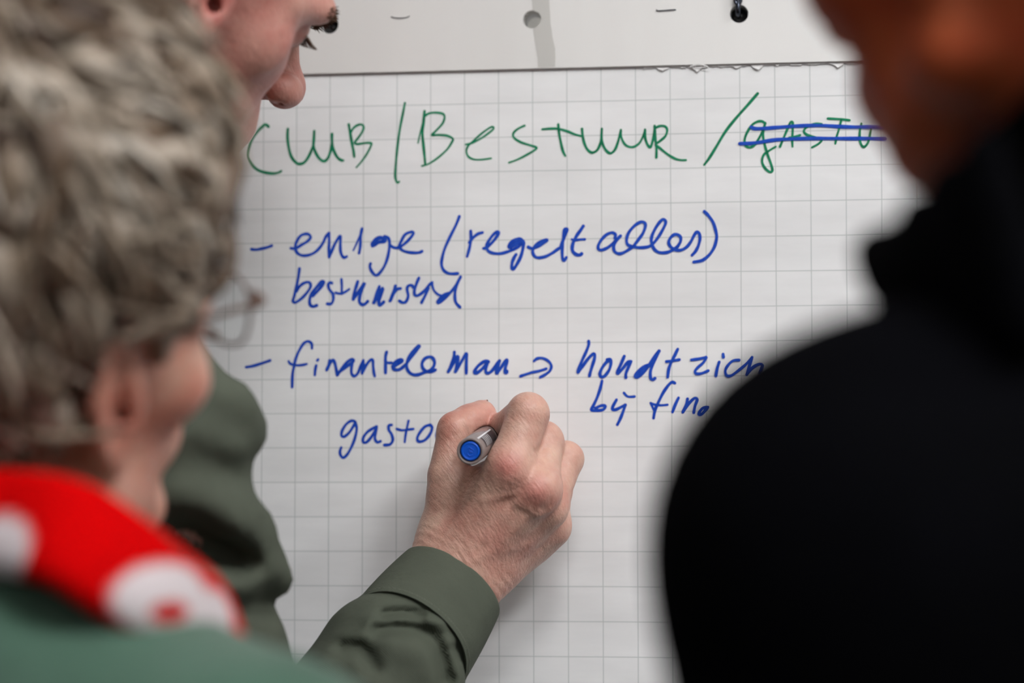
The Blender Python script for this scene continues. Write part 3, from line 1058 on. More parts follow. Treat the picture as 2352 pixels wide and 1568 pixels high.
def head_field(Q, slim=1.0, nose=1.0, brow=0.0, nr=0.0, mouth=0.0, cheek=0.0, chin=0.0, bridge=0.0, browz=0.0):
    """head in its own axes: x right, y forward, z up, origin between the ear canals"""
    A = Q.copy()
    A[:, 0] = np.abs(A[:, 0]) / slim
    d = ellipsoid(A, (0, -10, 46), (76, 96, 82))
    d = smin(d, ellipsoid(A, (0, 40, 12), (61, 50, 74)), 22)
    d = smin(d, ellipsoid(A, (0, 40, -38), (50, 47, 50)), 18)
    d = smin(d, capsule(A, (60, 0, -6), (55, 2, -46), 11, 12), 16)
    d = smin(d, capsule(A, (55, 2, -46), (18, 76 - chin, -83 + chin * 0.6), 13, 12), 18)
    d = smin(d, capsule(A, (0, 82 - chin, -84 + chin * 0.6), (9, 82 - chin, -83 + chin * 0.6), 15), 10)
    d = smin(d, capsule(A, (50, 56 - cheek * 0.6, -2), (40, 72 - cheek, -8), 18, 15 - cheek * 0.3), 16)
    d = smin(d, capsule(A, (8, 89 + brow, 37 + browz), (42, 77 + brow * 0.8, 41 + browz), 8.5, 8), 9)
    d = smin(d, capsule(A, (42, 77 + brow * 0.8, 41 + browz), (56, 56, 30 + browz * 0.6), 8, 8), 9)
    d = smax(d, -(np.linalg.norm(A - np.asarray((31, 101, 18), F32), axis=1) - 15), 9)
    lid = np.linalg.norm(A - np.asarray((31, 78, 18), F32), axis=1) - 13.2
    lid = smax(lid, -ellipsoid(A, (31, 94, 14.5), (14, 8, 3.2)), 1.2)
    d = smin(d, lid, 2.0)
    d = smin(d, capsule(A, (0, 88 + bridge, 28), (0, 109 * nose, -6), 6.5 + nr * 0.5, 8.0 + nr), 7)
    d = smin(d, np.linalg.norm(A - np.asarray((0, 114 * nose, -12), F32), axis=1) - 10.0 - nr, 6)
    d = smin(d, ellipsoid(A, (12 + nr, 104 * nose, -15), (7.5 + nr, 10 + nr, 7.5 + nr)), 5)
    d = smax(d, -ellipsoid(A, (6, 109 * nose, -25), (3.6, 6, 5)), 2)
    d = smin(d, ellipsoid(A, (0, 82 - mouth, -46), (30, 23, 25)), 12)
    d = smin(d, capsule(A, (0, 103 - mouth, -41), (21, 94 - mouth, -46), 4.6, 3), 4)
    d = smin(d, capsule(A, (0, 101 - mouth, -52), (18, 94 - mouth, -50), 5.6, 3), 4)
    d = smax(d, -capsule(A, (0, 110, -46.5), (23, 98, -48.5), 2.2), 2)
    d = smax(d, -capsule(A, (14, 106, -20), (34, 92, -48), 1.2), 5)
    # ears
    e = ellipsoid(A, EAR + V3(3.0, -2, 2), (5.0, 16, 28), axes(0, 0)[:, [0, 1, 2]] if False else EARM)
    hx = ear_pts([(9, 3), (13, 15), (7, 28), (-6, 32), (-16, 24), (-18, 8), (-13, -9), (-5, -21)])
    e = smin(e, chain(A, hx, [3, 3.4, 3.6, 3.8, 3.8, 3.4, 3.2, 3.6], 2), 3)
    e = smax(e, -ellipsoid(A, EAR + V3(11.5, -3, 2), (9, 9, 15)), 3)
    e = smin(e, chain(A, ear_pts([(-2, 21), (-9, 12), (-9, -2), (-3, -11)]), [2.4, 2.8, 2.8, 2.6], 2), 3)
    e = smin(e, np.linalg.norm(A - np.asarray(EAR + V3(0.5, 10, -4), F32), axis=1) - 5.0, 3)
    e = smin(e, ellipsoid(A, EAR + V3(1.0, 4, -25), (5.0, 8.5, 9.5)), 4)
    e = smax(e, -capsule(A, EAR + V3(4, 5, -2), EAR + V3(-12, 8, -2), 4.2), 2)
    d = smin(d, e, 3.5)
    return d


_a = math.radians(22)
EARM = np.array([[math.cos(_a), math.sin(_a), 0], [-math.sin(_a), math.cos(_a), 0], [0, 0, 1]], F32)


def hairline(y, up=0.0, nape=0.0):
    y = np.asarray(y, float)
    return up * (y > -15) + nape * np.clip((-25 - y) / 15, 0, 1) + np.interp(y, [-110, -95, -70, -45, -22, -5, 10, 18, 28, 45, 62, 75, 100], [-58, -56, -52, -30, 6, 38, 38, 2, 4, 34, 58, 66, 70])


def hair_field(Q, thick, seed=0, rough=3.0, extra_front=0.0, tall=0.0, up=0.0, nape=0.0):
    d = ellipsoid(Q, (0, -10, 46 + tall / 2), (76 + thick, 96 + thick, 82 + thick * 1.3 + tall / 2))
    d = smin(d, ellipsoid(Q, (0, 30, 40), (61 + thick, 58 + thick + extra_front, 58 + thick)), 20)
    if tall:
        d = smin(d, ellipsoid(Q, (0, 30, 80 + tall * 0.4), (58 + thick, 58 + extra_front, 44 + tall * 0.5)), 20)
    nb = ellipsoid(Q, (0, -48, -20), (60 + thick * 0.6, 44 + thick * 0.6, 60))
    d = smin(d, nb, 20)
    d = d + rough * vnoise(Q, 9.0, seed) + rough * 0.5 * vnoise(Q, 4.0, seed + 3)
    lim = hairline(Q[:, 1], up, nape).astype(F32)
    for s_ in (-1, 1):
        d = smax(d, -ellipsoid(Q, EAR * V3(s_, 1, 1) + V3(0, 2, -2), (30, 19, 37)), 4)
    return smax(d, (lim - Q[:, 2]) * 0.75, 5)


def relaxed_hand(P, wrist, down, palm_n, side, s=1.0):
    """hand hanging from the wrist; side = +1 thumb towards down x palm_n"""
    dn = np.asarray(down, float)
    dn /= np.linalg.norm(dn)
    pn = np.asarray(palm_n, float)
    pn = pn - dn * (pn @ dn)
    pn /= np.linalg.norm(pn)
    sd = np.cross(dn, pn) * side
    w = np.asarray(wrist, float)

    def at(a, b, c):
        return w + (dn * a + sd * b + pn * c) * s
    d = None
    for (b0, L_, r0, curl) in ((24, (44, 26, 20), 9.5, 0.25), (8, (48, 30, 22), 9.8, 0.32), (-8, (44, 28, 21), 9.2, 0.4), (-23, (34, 21, 18), 8.0, 0.5)):
        p = [at(8, b0 * 0.45, 0), at(84 - abs(b0 - 6) * 0.25, b0, -2)]
        a, ang = p[-1], 0.15
        a_, c_ = 84 - abs(b0 - 6) * 0.25, -2
        for L1 in L_:
            ang += curl
            a_ += L1 * math.cos(ang)
            c_ += L1 * math.sin(ang)
            p.append(at(a_, b0 * 1.04, c_))
        f = chain(P, p, [15 * s, r0 * 1.15 * s, r0 * s, r0 * 0.92 * s, r0 * 0.75 * s], 4)
        d = f if d is None else smin(d, f, 3)
    th = chain(P, [at(16, 18, 4), at(48, 40, 12), at(76, 48, 20), at(100, 46, 26)], [17 * s, 12 * s, 10.5 * s, 8 * s], 5)
    d = smin(d, th, 7)
    d = smin(d, capsule(P, at(-30, 0, 0), at(14, 0, 0), 26 * s, 26 * s), 10)
    return d


def oriented(a, b):
    """axes with up along a->b"""
    pass


def fold(P, line, am, w):
    """cloth or skin fold along a line on the surface: height am, half-width w, seen square-on"""
    L_ = np.array(line)
    v = (L_.mean(0) - CAM_MM)
    v = v / np.linalg.norm(v)
    dep = P @ v.astype(F32) - float((L_ @ v).mean())
    Q = P - (P @ v.astype(F32))[:, None] * v.astype(F32)
    q = [p - v * (p @ v) for p in L_]
    return am * np.exp(-(line_dist(Q, q) / w) ** 2) * np.exp(-(dep / 38) ** 2)


class Build:
    """joints of a standing person in mm"""
    def __init__(self, **k):
        self.__dict__.update(k)


def torso_field(P, J, grow_=0.0, arms=True, k=40):
    Mx = J.chest_axes
    mid = (J.sl + J.sr) / 2
    d = capsule(P, J.sl, J.sr, 58 + grow_)
    d = smin(d, capsule(P, J.neck, J.sl, 44 + grow_, 54 + grow_), 30)
    d = smin(d, capsule(P, J.neck, J.sr, 44 + grow_, 54 + grow_), 30)
    up = (mid - J.pelvis)
    L_ = np.linalg.norm(up)
    up = up / L_
    c1 = mid - up * 150
    d = smin(d, ellipsoid(P, c1, (158 + grow_, 105 + grow_, 190), Mx), k)
    d = smin(d, ellipsoid(P, J.pelvis + up * 150, (148 + grow_, 102 + grow_, 190), Mx), k)
    d = smin(d, ellipsoid(P, J.pelvis, (160 + grow_, 108 + grow_, 130), Mx), k)
    rt = Mx[:, 0]
    for s_ in (-1, 1):
        d = smin(d, capsule(P, c1 + rt * 42 * s_, J.pelvis + rt * 45 * s_, 98 + grow_, 100 + grow_), 25)
    if arms:
        for ch in (J.arm_l, J.arm_r):
            rs = J.arm_r_radii if (ch is J.arm_r and hasattr(J, 'arm_r_radii')) else (52, 43, 32)
            d = smin(d, chain(P, ch, [x + grow_ for x in rs], 25), 22)
    return d


def legs_field(P, J, grow_=0.0):
    Mx = J.chest_axes
    d = ellipsoid(P, J.pelvis + V3(0, 0, 10), (162 + grow_, 110 + grow_, 110), Mx)
    for ch in (J.leg_l, J.leg_r):
        d = smin(d, chain(P, ch, [82 + grow_, 56 + grow_, 42 + grow_], 20), 25)
    return d


def trousers_field(P, J):
    d = smin(legs_field(P, J, 9), ellipsoid(P, J.pelvis, (167, 115, 138), J.chest_axes), 15)
    return smax(d + 2 * vnoise(P, 40, 5), P[:, 2] - J.pelvis[2] - 60, 5)


def hem(P, J, z):
    """garment stands a little off the body towards its hem"""
    return 11 * np.clip((J.pelvis[2] + 130 - P[:, 2]) / 150, 0, 1)


def collar_band(P, n0, n1, rin, rout, top_p, top_n, bottom):
    """ring of cloth round the neck axis n0 (low) - n1 (high), cut by a top plane"""
    n0, n1 = np.asarray(n0, float), np.asarray(n1, float)
    ax = (n1 - n0) / np.linalg.norm(n1 - n0)
    q = P - n0.astype(F32)
    al = q @ ax.astype(F32)
    rad = np.linalg.norm(q - al[:, None] * ax.astype(F32), axis=1)
    d = smax(rad - rout - np.clip(-al, 0, 60) * 0.25, rin - rad, 2)
    d = smax(d, (P - np.asarray(top_p, F32)) @ np.asarray(top_n, F32), 3)
    return smax(d, bottom - al, 3)


def shoe_mesh(ankle, yaw, mat, parent):
    Mx = axes(yaw, 0)
    a = V3(ankle[0], ankle[1], -1500)

    def at(x, y, z):
        return a + Mx @ V3(x, y, z)

    def f(P):
        d = capsule(P, at(0, -45, 42), at(0, 10, 50), 36, 36)
        d = smin(d, capsule(P, at(0, 20, 40), at(0, 150, 30), 40, 34), 25)
        d = smin(d, capsule(P, at(0, 0, 50), at(0, 0, 110), 40, 46), 20)
        d = smax(d, -(P[:, 2] + 1496), 3)
        return smax(d, P[:, 2] + 1500 - 118, 3)
    lo = a + V3(-230, -230, -4)
    hi = a + V3(230, 230, 140)
    v, q = grow(f, lo, hi, 7)
    link('shoe', np_mesh('shoe', v, q), mat, parent=parent)


def standing(neck, sl, sr, pelvis, foot_l, foot_r, el, wl, er, wr, yaw):
    Mx = axes(yaw, 0)
    J = Build(neck=neck, sl=sl, sr=sr, pelvis=pelvis, chest_axes=Mx)
    J.arm_l, J.arm_r = [sl, el, wl], [sr, er, wr]
    rt = Mx[:, 0]
    fl, fr = V3(*foot_l, -1500), V3(*foot_r, -1500)
    hl, hr = pelvis - rt * 88 + V3(0, 0, -40), pelvis + rt * 88 + V3(0, 0, -40)
    al, ar = fl + V3(0, 0, 85), fr + V3(0, 0, 85)
    J.leg_l = [hl, (hl + al) / 2 + Mx[:, 1] * 25, al]
    J.leg_r = [hr, (hr + ar) / 2 + Mx[:, 1] * 25, ar]
    J.feet = (fl, fr)
    return J


def skin_mat(name, base, red, pale, rough=0.42, folds=None, spec=0.4):
    m, nt, b = new_mat(name)
    v = obj_coords(nt)
    f1 = noise(nt, v, 38, 4, 0.6)
    f2 = noise(nt, v, 160, 3, 0.6)
    c = ramp(nt, f1, [(0.3, pale), (0.5, base), (0.72, red)])
    c2 = ramp(nt, f2, [(0.3, (0.86, 0.84, 0.83)), (0.6, (1.0, 1.0, 1.0))])
    c = mix_rgb(nt, 0.55, c, c2, 'MULTIPLY')
    at = N(nt, 'ShaderNodeAttribute', attribute_name='tint')
    c = mix_rgb(nt, 1.0, c, at.outputs['Color'], 'MULTIPLY')
    nt.links.new(c, b.inputs['Base Color'])
    b.inputs['Roughness'].default_value = rough
    b.inputs['Specular IOR Level'].default_value = spec
    b.inputs['Subsurface Weight'].default_value = 0.12
    b.inputs['Subsurface Radius'].default_value = (1.0, 0.35, 0.2)
    b.inputs['Subsurface Scale'].default_value = 0.006
    n1 = bump(nt, noise(nt, v, 900, 3, 0.6), 0.35, 0.0005, None)
    if folds is not None:
        # fine skin lines running across the hand
        tc = N(nt, 'ShaderNodeTexCoord')
        comb = N(nt, 'ShaderNodeCombineXYZ')
        for i, (dv, sc) in enumerate(zip(folds, (620.0, 95.0, 300.0))):
            dp = N(nt, 'ShaderNodeVectorMath', operation='DOT_PRODUCT')
            nt.links.new(tc.outputs['Object'], dp.inputs[0])
            dp.inputs[1].default_value = tuple(float(q) * sc for q in dv)
            nt.links.new(dp.outputs['Value'], comb.inputs[i])
        n1 = bump(nt, noise(nt, comb.outputs[0], 1.0, 3, 0.55), 0.5, 0.0010, None, n1)
    bump(nt, noise(nt, v, 260, 3, 0.6), 0.4, 0.0012, b, n1)
    return m


def cloth_mat(name, col, col2, twill=0.0, rough=0.85, soft=0.0, spec=0.2):
    m, nt, b = new_mat(name)
    v = obj_coords(nt)
    f = noise(nt, v, 22, 3, 0.55)
    nt.links.new(ramp(nt, f, [(0.3, col), (0.7, col2)]), b.inputs['Base Color'])
    b.inputs['Roughness'].default_value = rough
    b.inputs['Specular IOR Level'].default_value = spec
    b.inputs['Sheen Weight'].default_value = soft
    n1 = bump(nt, noise(nt, v, 70, 3, 0.5), 0.35, 0.003, None)
    if twill:
        w = N(nt, 'ShaderNodeTexWave', wave_type='BANDS', bands_direction='DIAGONAL')
        w.inputs['Scale'].default_value = twill
        w.inputs['Distortion'].default_value = 1.2
        w.inputs['Detail'].default_value = 2
        nt.links.new(v, w.inputs['Vector'])
        n1 = bump(nt, w.outputs['Fac'], 0.5, 0.0004, None, n1)
    bump(nt, noise(nt, v, 1500, 2, 0.6), 0.4, 0.0004, b, n1)
    return m


M_eye = plain('eye_white', srgb(215, 208, 200), 0.15)
M_iris = plain('eye_iris', srgb(60, 52, 45), 0.1)
M_shoe = plain('dark_leather', srgb(25, 22, 20), 0.4)


def eyes(O, Mh, parent):
    for s in (-1, 1):
        c = O + Mh @ V3(31 * s, 78.6, 18)
        bm = bmesh.new()
        bmesh.ops.create_uvsphere(bm, u_segments=20, v_segments=14, radius=0.0125)
        bmesh.ops.translate(bm, verts=bm.verts, vec=Vector(mm(c)))
        e = link('eye', bm_mesh('eye', bm), M_eye, parent=parent)
        bm = bmesh.new()
        ax = Mh @ V3(0, 0.85, -0.5)
        lathe(bm, [(0, 0.0128), (0.003, 0.0127), (0.0055, 0.0118), (0.0055, 0.0105)], mm(c), ax, 20)
        link('iris', bm_mesh('iris', bm), M_iris, parent=e)


def brows_lashes(O, Mh, parent, mat, seed=1, fwd=0.0, dz=0.0):
    rnd = random.Random(seed)
    for s in (-1, 1):
        bm = bmesh.new()
        for i in range(260):
            t = rnd.random()
            x = 10 + 40 * t
            p = V3(s * x, 98.5 + fwd - 0.0125 * (x - 8) ** 2 + rnd.uniform(-1, 1), 39.5 + dz + 5 * math.sin(t * 2.4) + rnd.uniform(-3.4, 3.4))
            q = p + V3(s * rnd.uniform(3, 8), rnd.uniform(0.0, 3.0), rnd.uniform(-2.5, 3))
            mid = (p + q) / 2 + V3(0, 1.0, 0.4)
            tube(bm, [mm(O + Mh @ z) for z in (p, mid, q)], [0.0005, 0.0004, 0.0001], 5, caps=False)
        link('eyebrow', bm_mesh('eyebrow', bm), mat, parent=parent)
        bm = bmesh.new()
        for i in range(34):
            t = i / 33
            x = 31 + (t - 0.5) * 25
            y = 78 + math.sqrt(max(14.2 ** 2 - (x - 31) ** 2 - 9, 1)) - 0.2
            p = V3(s * x, y, 15.6)
            q = p + V3(s * (t - 0.4) * 4, 3.6, -3.0 + rnd.uniform(-0.6, 0.6))
            r_ = p + V3(s * (t - 0.4) * 6, 6.6 + rnd.uniform(-0.6, 0.6), -4.2)
            tube(bm, [mm(O + Mh @ z) for z in (p, q, r_)], [0.00035, 0.0003, 0.0001], 5, caps=False)
        link('eyelashes', bm_mesh('eyelashes', bm), mat, parent=parent)


def locks(O, Mh, parent, mat, count, thick, rad, length, seed, palette, name='hair_tufts', front=0.0, lift=0.35, tall=0.0, up=0.0, nape=0.0):
    """tapered curved tufts rooted on the scalp, in one mesh"""
    rnd = random.Random(seed)
    bm = bmesh.new()
    lay = bm.verts.layers.float_color.new('tint')
    n = 0
    while n < count:
        u = rnd.uniform(-1, 1)
        th = rnd.uniform(0, 2 * math.pi)
        c = math.sqrt(1 - u * u)
        nrm = V3(c * math.cos(th), c * math.sin(th), u)
        p = V3(0, -10 + max(0, nrm[1]) * max(0, nrm[2]) * tall * 0.4, 46 + tall / 2) + nrm * V3(76 + thick, 96 + thick + max(0, nrm[1]) * front, 82 + thick * 1.3 + tall / 2)
        if p[2] < hairline(p[1], up, nape) + 4 + (14 if p[1] > 40 else 0):
            continue
        if abs(p[0]) > 50 and -42 < p[1] < 26 and p[2] < 62 and p[2] > -40:
            continue
        n += 1
        # combed forward and to the side with disorder
        flow = V3(0.35 * math.copysign(1, p[0]), 0.75, -0.25) + V3(rnd.gauss(0, 0.45), rnd.gauss(0, 0.45), rnd.gauss(0, 0.45))
        if tall and 8 < p[1] <= 35 and p[2] < 105:
            flow = V3(rnd.gauss(0, 0.3), -0.5 + rnd.gauss(0, 0.4), 0.35 + rnd.gauss(0, 0.3))
        if p[1] > 35 and tall:
            flow = V3(0.2 * math.copysign(1, p[0]) + rnd.gauss(0, 0.4), 0.35 + rnd.gauss(0, 0.3), 0.55 + rnd.gauss(0, 0.35))
        if p[1] < -40:
            flow = V3(0.2 * math.copysign(1, p[0]), 0.1, -0.9) + V3(rnd.gauss(0, 0.4), rnd.gauss(0, 0.4), rnd.gauss(0, 0.3))
        flow = flow - nrm * (flow @ nrm)
        flow /= np.linalg.norm(flow) + 1e-9
        L_ = length * rnd.uniform(0.6, 1.3) * (0.5 if p[2] < 0 else 1)
        pts = [p - nrm * 6, p + flow * L_ * 0.3 + nrm * L_ * 0.14, p + flow * L_ * 0.65 + nrm * L_ * (0.12 * lift + 0.02), p + flow * L_ + nrm * (-0.12 + 0.3 * lift * rnd.random()) * L_]
        pts = catmull(pts, 3)
        rr = rad * rnd.uniform(0.6, 1.25)
        rad_ = [rr * (0.75 + 0.5 * math.sin(math.pi * min(1, i / (len(pts) - 1) * 1.1))) * (1 - 0.85 * max(0, i / (len(pts) - 1) - 0.55) / 0.45) for i in range(len(pts))]
        rings = tube(bm, [mm(O + Mh @ q) for q in pts], [x / 1000 for x in rad_], 6, caps=True)
        ci = 0.5 + 0.55 * float(vnoise((p + V3(seed * 7, 0, 0))[None], 11.0, seed)[0]) + rnd.gauss(0, 0.16)
        col = palette[max(0, min(len(palette) - 1, int(ci * len(palette))))]
        j = rnd.uniform(0.8, 1.15)
        for rg in rings:
            for v in rg:
                v[lay] = (col[0] * j, col[1] * j, col[2] * j, 1)
    me = bm_mesh(name, bm)
    return link(name, me, mat, parent=parent)


def hair_mat(name, spec=0.35):
    m, nt, b = new_mat(name)
    at = N(nt, 'ShaderNodeAttribute', attribute_name='tint')
    v = obj_coords(nt)
    f = noise(nt, v, 500, 3, 0.6)
    c = mix_rgb(nt, 0.6, at.outputs['Color'], ramp(nt, f, [(0.3, (0.55, 0.55, 0.55)), (0.7, (1, 1, 1))]), 'MULTIPLY')
    nt.links.new(c, b.inputs['Base Color'])
    b.inputs['Roughness'].default_value = 0.5
    b.inputs['Specular IOR Level'].default_value = spec
    bump(nt, f, 0.5, 0.001, b)
    return m


M_hair = hair_mat('hair')
M_brow = plain('brow_hair', srgb(92, 68, 50), 0.6)


def head_mesh(O, Mh, neck_pts, neck_r, h, slim=1.0, **kw):
    """head and neck, mm arrays"""
    Mf = Mh.astype(F32)

    def f(P):
        Q = (P - O.astype(F32)) @ Mf
        d = head_field(Q, slim, **kw)
        return smin(d, chain(P, neck_pts, neck_r, 10), 16)
    pts = np.array([O + V3(*s) for s in ((-130, -130, -130), (150, 150, 150))])
    lo, hi = pts.min(0), pts.max(0)
    lo = np.minimum(lo, np.min(neck_pts, 0) - 75)
    hi = np.maximum(hi, np.max(neck_pts, 0) + 75)
    return grow(f, lo, hi, h)


def tint_attr(me, fn=None):
    n = len(me.vertices)
    co = np.empty(n * 3, F32)
    me.vertices.foreach_get('co', co)
    co = (co.reshape(-1, 3) - np.array(PC)) * 1000
    rgb = np.ones((n, 3), F32)
    if fn is not None:
        rgb = fn(co, rgb)
    paint(me, 'tint', rgb)


def blob(P, c, r_):
    return np.exp(-((np.linalg.norm(P - np.asarray(c, F32), axis=1) / r_) ** 2))


def face_tint(O, Mh, amt=1.0):
    def fn(P, rgb):
        Q = (P - O.astype(F32)) @ Mh.astype(F32)
        A = Q.copy()
        A[:, 0] = np.abs(A[:, 0])
        red = blob(A, (45, 72, -10), 26) * 0.55 + blob(A, (0, 116, -12), 17) * 0.6 + blob(A, (76, -8, 4), 24) * 0.45 + blob(A, (0, 104, -46), 14) * 0.8
        red = np.clip(red * amt, 0, 1)[:, None]
        return rgb * (1 - red * np.array([0.06, 0.34, 0.30], F32))
    return fn
# ------------------------------------------------------------------ the marker
PEN_E, PEN_T = U(1080, 1036, 112), U(1148, 986, 1.2)      # centre of the back end, tip on the paper
pdir = (PEN_T - PEN_E)
PLEN = float(np.linalg.norm(pdir))
pdir = pdir / PLEN
PR = 8.1
PEN_PROF = [(PR, 0), (PR, 58), (PR - 0.3, 62), (6.6, 66), (6.2, 84), (4.2, 92), (2.6, 100), (2.6, PLEN - 5)]


def pen_field(P, off=0.0):
    a = (P - PEN_E.astype(F32)) @ pdir.astype(F32)
    rad = np.linalg.norm(P - PEN_E.astype(F32) - a[:, None] * pdir.astype(F32), axis=1)
    rr = np.interp(a, [q[1] for q in PEN_PROF], [q[0] for q in PEN_PROF])
    return np.maximum(np.maximum(rad - rr - off, -a - off), a - PLEN)


m_barrel, nt, b = new_mat('clear_grey_plastic')
b.inputs['Base Color'].default_value = srgb(160, 146, 143) + (1,)
b.inputs['Roughness'].default_value = 0.18
b.inputs['Transmission Weight'].default_value = 0.4
b.inputs['IOR'].default_value = 1.35
M_plug = plain('blue_plastic', srgb(6, 84, 198), 0.32)
M_dark = plain('dark_gap', srgb(8, 10, 22), 0.5)
M_ring = plain('grey_clear_rim', srgb(150, 146, 146), 0.2)
M_nib = plain('blue_felt', srgb(5, 30, 110), 0.9)
M_print = plain('pale_grey_print', srgb(225, 225, 228), 0.35)
M_label = plain('grey_print', srgb(66, 62, 66), 0.35)
pe, pd_ = mm(PEN_E), tuple(pdir)
pen = empty('marker_pen', mm(PEN_T), 'blue marker pen held in the writing hand', 'marker pen')
bm = bmesh.new()
lathe(bm, [(0.0064, 0.004), (0.0064, 0.0002), (0.0068, -0.0002), (0.0077, -0.0002), (0.0081, 0.0006), (0.0081, 0.058), (0.0078, 0.062), (0.0066, 0.066), (0.0, 0.066)], pe, pd_, 64)
link('barrel', bm_mesh('barrel', bm), m_barrel, parent=pen)
bm = bmesh.new()
lathe(bm, [(0.0, 0.003), (0.00638, 0.003), (0.00638, 0.0006), (0.0060, 0.0008), (0.0058, 0.0028), (0.0, 0.0028)], pe, pd_, 64)
link('rim', bm_mesh('rim', bm), M_dark, parent=pen)
bm = bmesh.new()
lathe(bm, [(0.0057, 0.0027), (0.0057, 0.0003), (0.0054, -0.0002), (0.0047, -0.0004), (0.0044, -0.0001), (0.004, -0.0001), (0.0, -0.0001)], pe, pd_, 64)
plug = link('end_plug', bm_mesh('end_plug', bm), M_plug, parent=pen)
# moulded sign on the plug: a hook below a small knot
ux = np.array([1.0, 0.05, 0.0])
ux = ux - pdir * (ux @ pdir)
ux /= np.linalg.norm(ux)
uz = np.cross(ux, pdir)
if uz[2] < 0:
    uz = -uz


def on_plug(x, z):
    return mm(PEN_E + ux * x + uz * z - pdir * 0.12)


bm = bmesh.new()
for st in ([(-1.5, -1.2), (-1.2, -2.2), (0, -2.7), (1.1, -2.4), (1.3, -1.9)], [(-1.3, 1.6), (-0.6, 2.3), (0.4, 2.0), (0.2, 1.2), (-0.7, 0.8), (-0.4, 0.1), (0.9, 0.2)],
           [(0.6, 1.4), (1.4, 1.1), (1.9, 0.7)], [(-0.2, -0.6), (0.7, -0.4), (1.5, -0.7)]):
    tube(bm, [on_plug(*q) for q in catmull([V3(a_, b_, 0) for a_, b_ in st], 4) for q in [(q[0], q[1])]], 0.00028, 8)
link('moulded_mark', bm_mesh('moulded_mark', bm), M_plug, parent=plug)
# printed panel with stripes on the barrel side that faces the index finger
bm = bmesh.new()


def arc_patch(bm, a0, a1, s0, s1, rad=0.00815, n=12):
    rows = []
    for i in range(n + 1):
        a_ = a0 + (a1 - a0) * i / n
        dv = ux * math.cos(a_) + uz * math.sin(a_)
        rows.append([bm.verts.new(tuple(np.array(pe) + dv * rad + pdir * s)) for s in (s0, s1)])
    for i in range(n):
        bm.faces.new((rows[i][0], rows[i + 1][0], rows[i + 1][1], rows[i][1]))


arc_patch(bm, 0.15, 1.05, 0.009, 0.050)
link('label_panel', bm_mesh('label_panel', bm), M_label, parent=pen)
bm = bmesh.new()
for k in range(5):
    arc_patch(bm, 0.2, 0.95, 0.014 + k * 0.0042, 0.0152 + k * 0.0042, 0.00822)
arc_patch(bm, 1.0, 1.12, 0.004, 0.05, 0.00825)
link('label_stripes', bm_mesh('label_stripes', bm), M_print, parent=pen)
bm = bmesh.new()
lathe(bm, [(0.0, 0.064), (0.0060, 0.0645), (0.0059, 0.084), (0.0040, 0.092), (0.0027, 0.1), (0.0, 0.1)], pe, pd_, 40)
link('grip_section', bm_mesh('grip_section', bm), M_black, parent=pen)
bm = bmesh.new()
lathe(bm, [(0.0, 0.098), (0.0023, 0.099), (0.0022, PLEN / 1000 - 0.004), (0.0012, PLEN / 1000 - 0.001), (0.0, PLEN / 1000 - 0.0006)], pe, pd_, 24)
link('nib', bm_mesh('nib', bm), M_nib, parent=pen)

# ------------------------------------------------------------------ the person who writes
WR = U(1057, 1302, 62)
MW_ = axes(52.7, 15.0, -16.5)
OW = V3(-196, -211, 187)
ELB = U(605, 1930, 150)
SHR = U(252, 1010, 240)
HANDV = ELB - WR
HAND_AX = HANDV / np.linalg.norm(HANDV)

HAND_SIDE = np.cross(HAND_AX, V3(0, -1, 0))
HAND_SIDE /= np.linalg.norm(HAND_SIDE)

_fa = HAND_AX * 0.93 + HAND_SIDE * 0.36
_fs = HAND_SIDE * 0.93 - HAND_AX * 0.36
SK_W = skin_mat('ruddy_skin', srgb(196, 152, 136), srgb(182, 124, 110), srgb(204, 168, 150), folds=(_fa, _fs, np.cross(_fa, _fs)))

# writing hand: joints from wrist to finger tips
HJ = {
    'index': ([U(1085, 1240, 70), U(1172, 1074, 86), U(1213, 950, 78), U(1158, 984, 46), U(1138, 1000, 26)], [17, 14.2, 12.4, 9.8, 8.0]),
    'middle': ([U(1095, 1265, 68), U(1236, 1124, 82), U(1249, 1012, 60), U(1196, 1004, 34), U(1160, 1010, 20)], [17, 13.6, 11.6, 9.6, 8.0]),
    'ring': ([U(1105, 1285, 62), U(1256, 1166, 66), U(1300, 1054, 47), U(1245, 1052, 24), U(1205, 1046, 14)], [16, 12.0, 10.6, 9.2, 8.0]),
    'little': ([U(1112, 1300, 55), U(1263, 1208, 46), U(1280, 1128, 26), U(1240, 1118, 13), U(1212, 1108, 10)], [15, 12.2, 9.0, 8.2, 7.2]),
}
TH = ([U(1030, 1230, 60), U(1030, 1092, 60), U(1046, 987, 58), U(1078, 968, 50), U(1106, 953, 42)], [16, 12.6, 10.6, 10.0, 9.4])


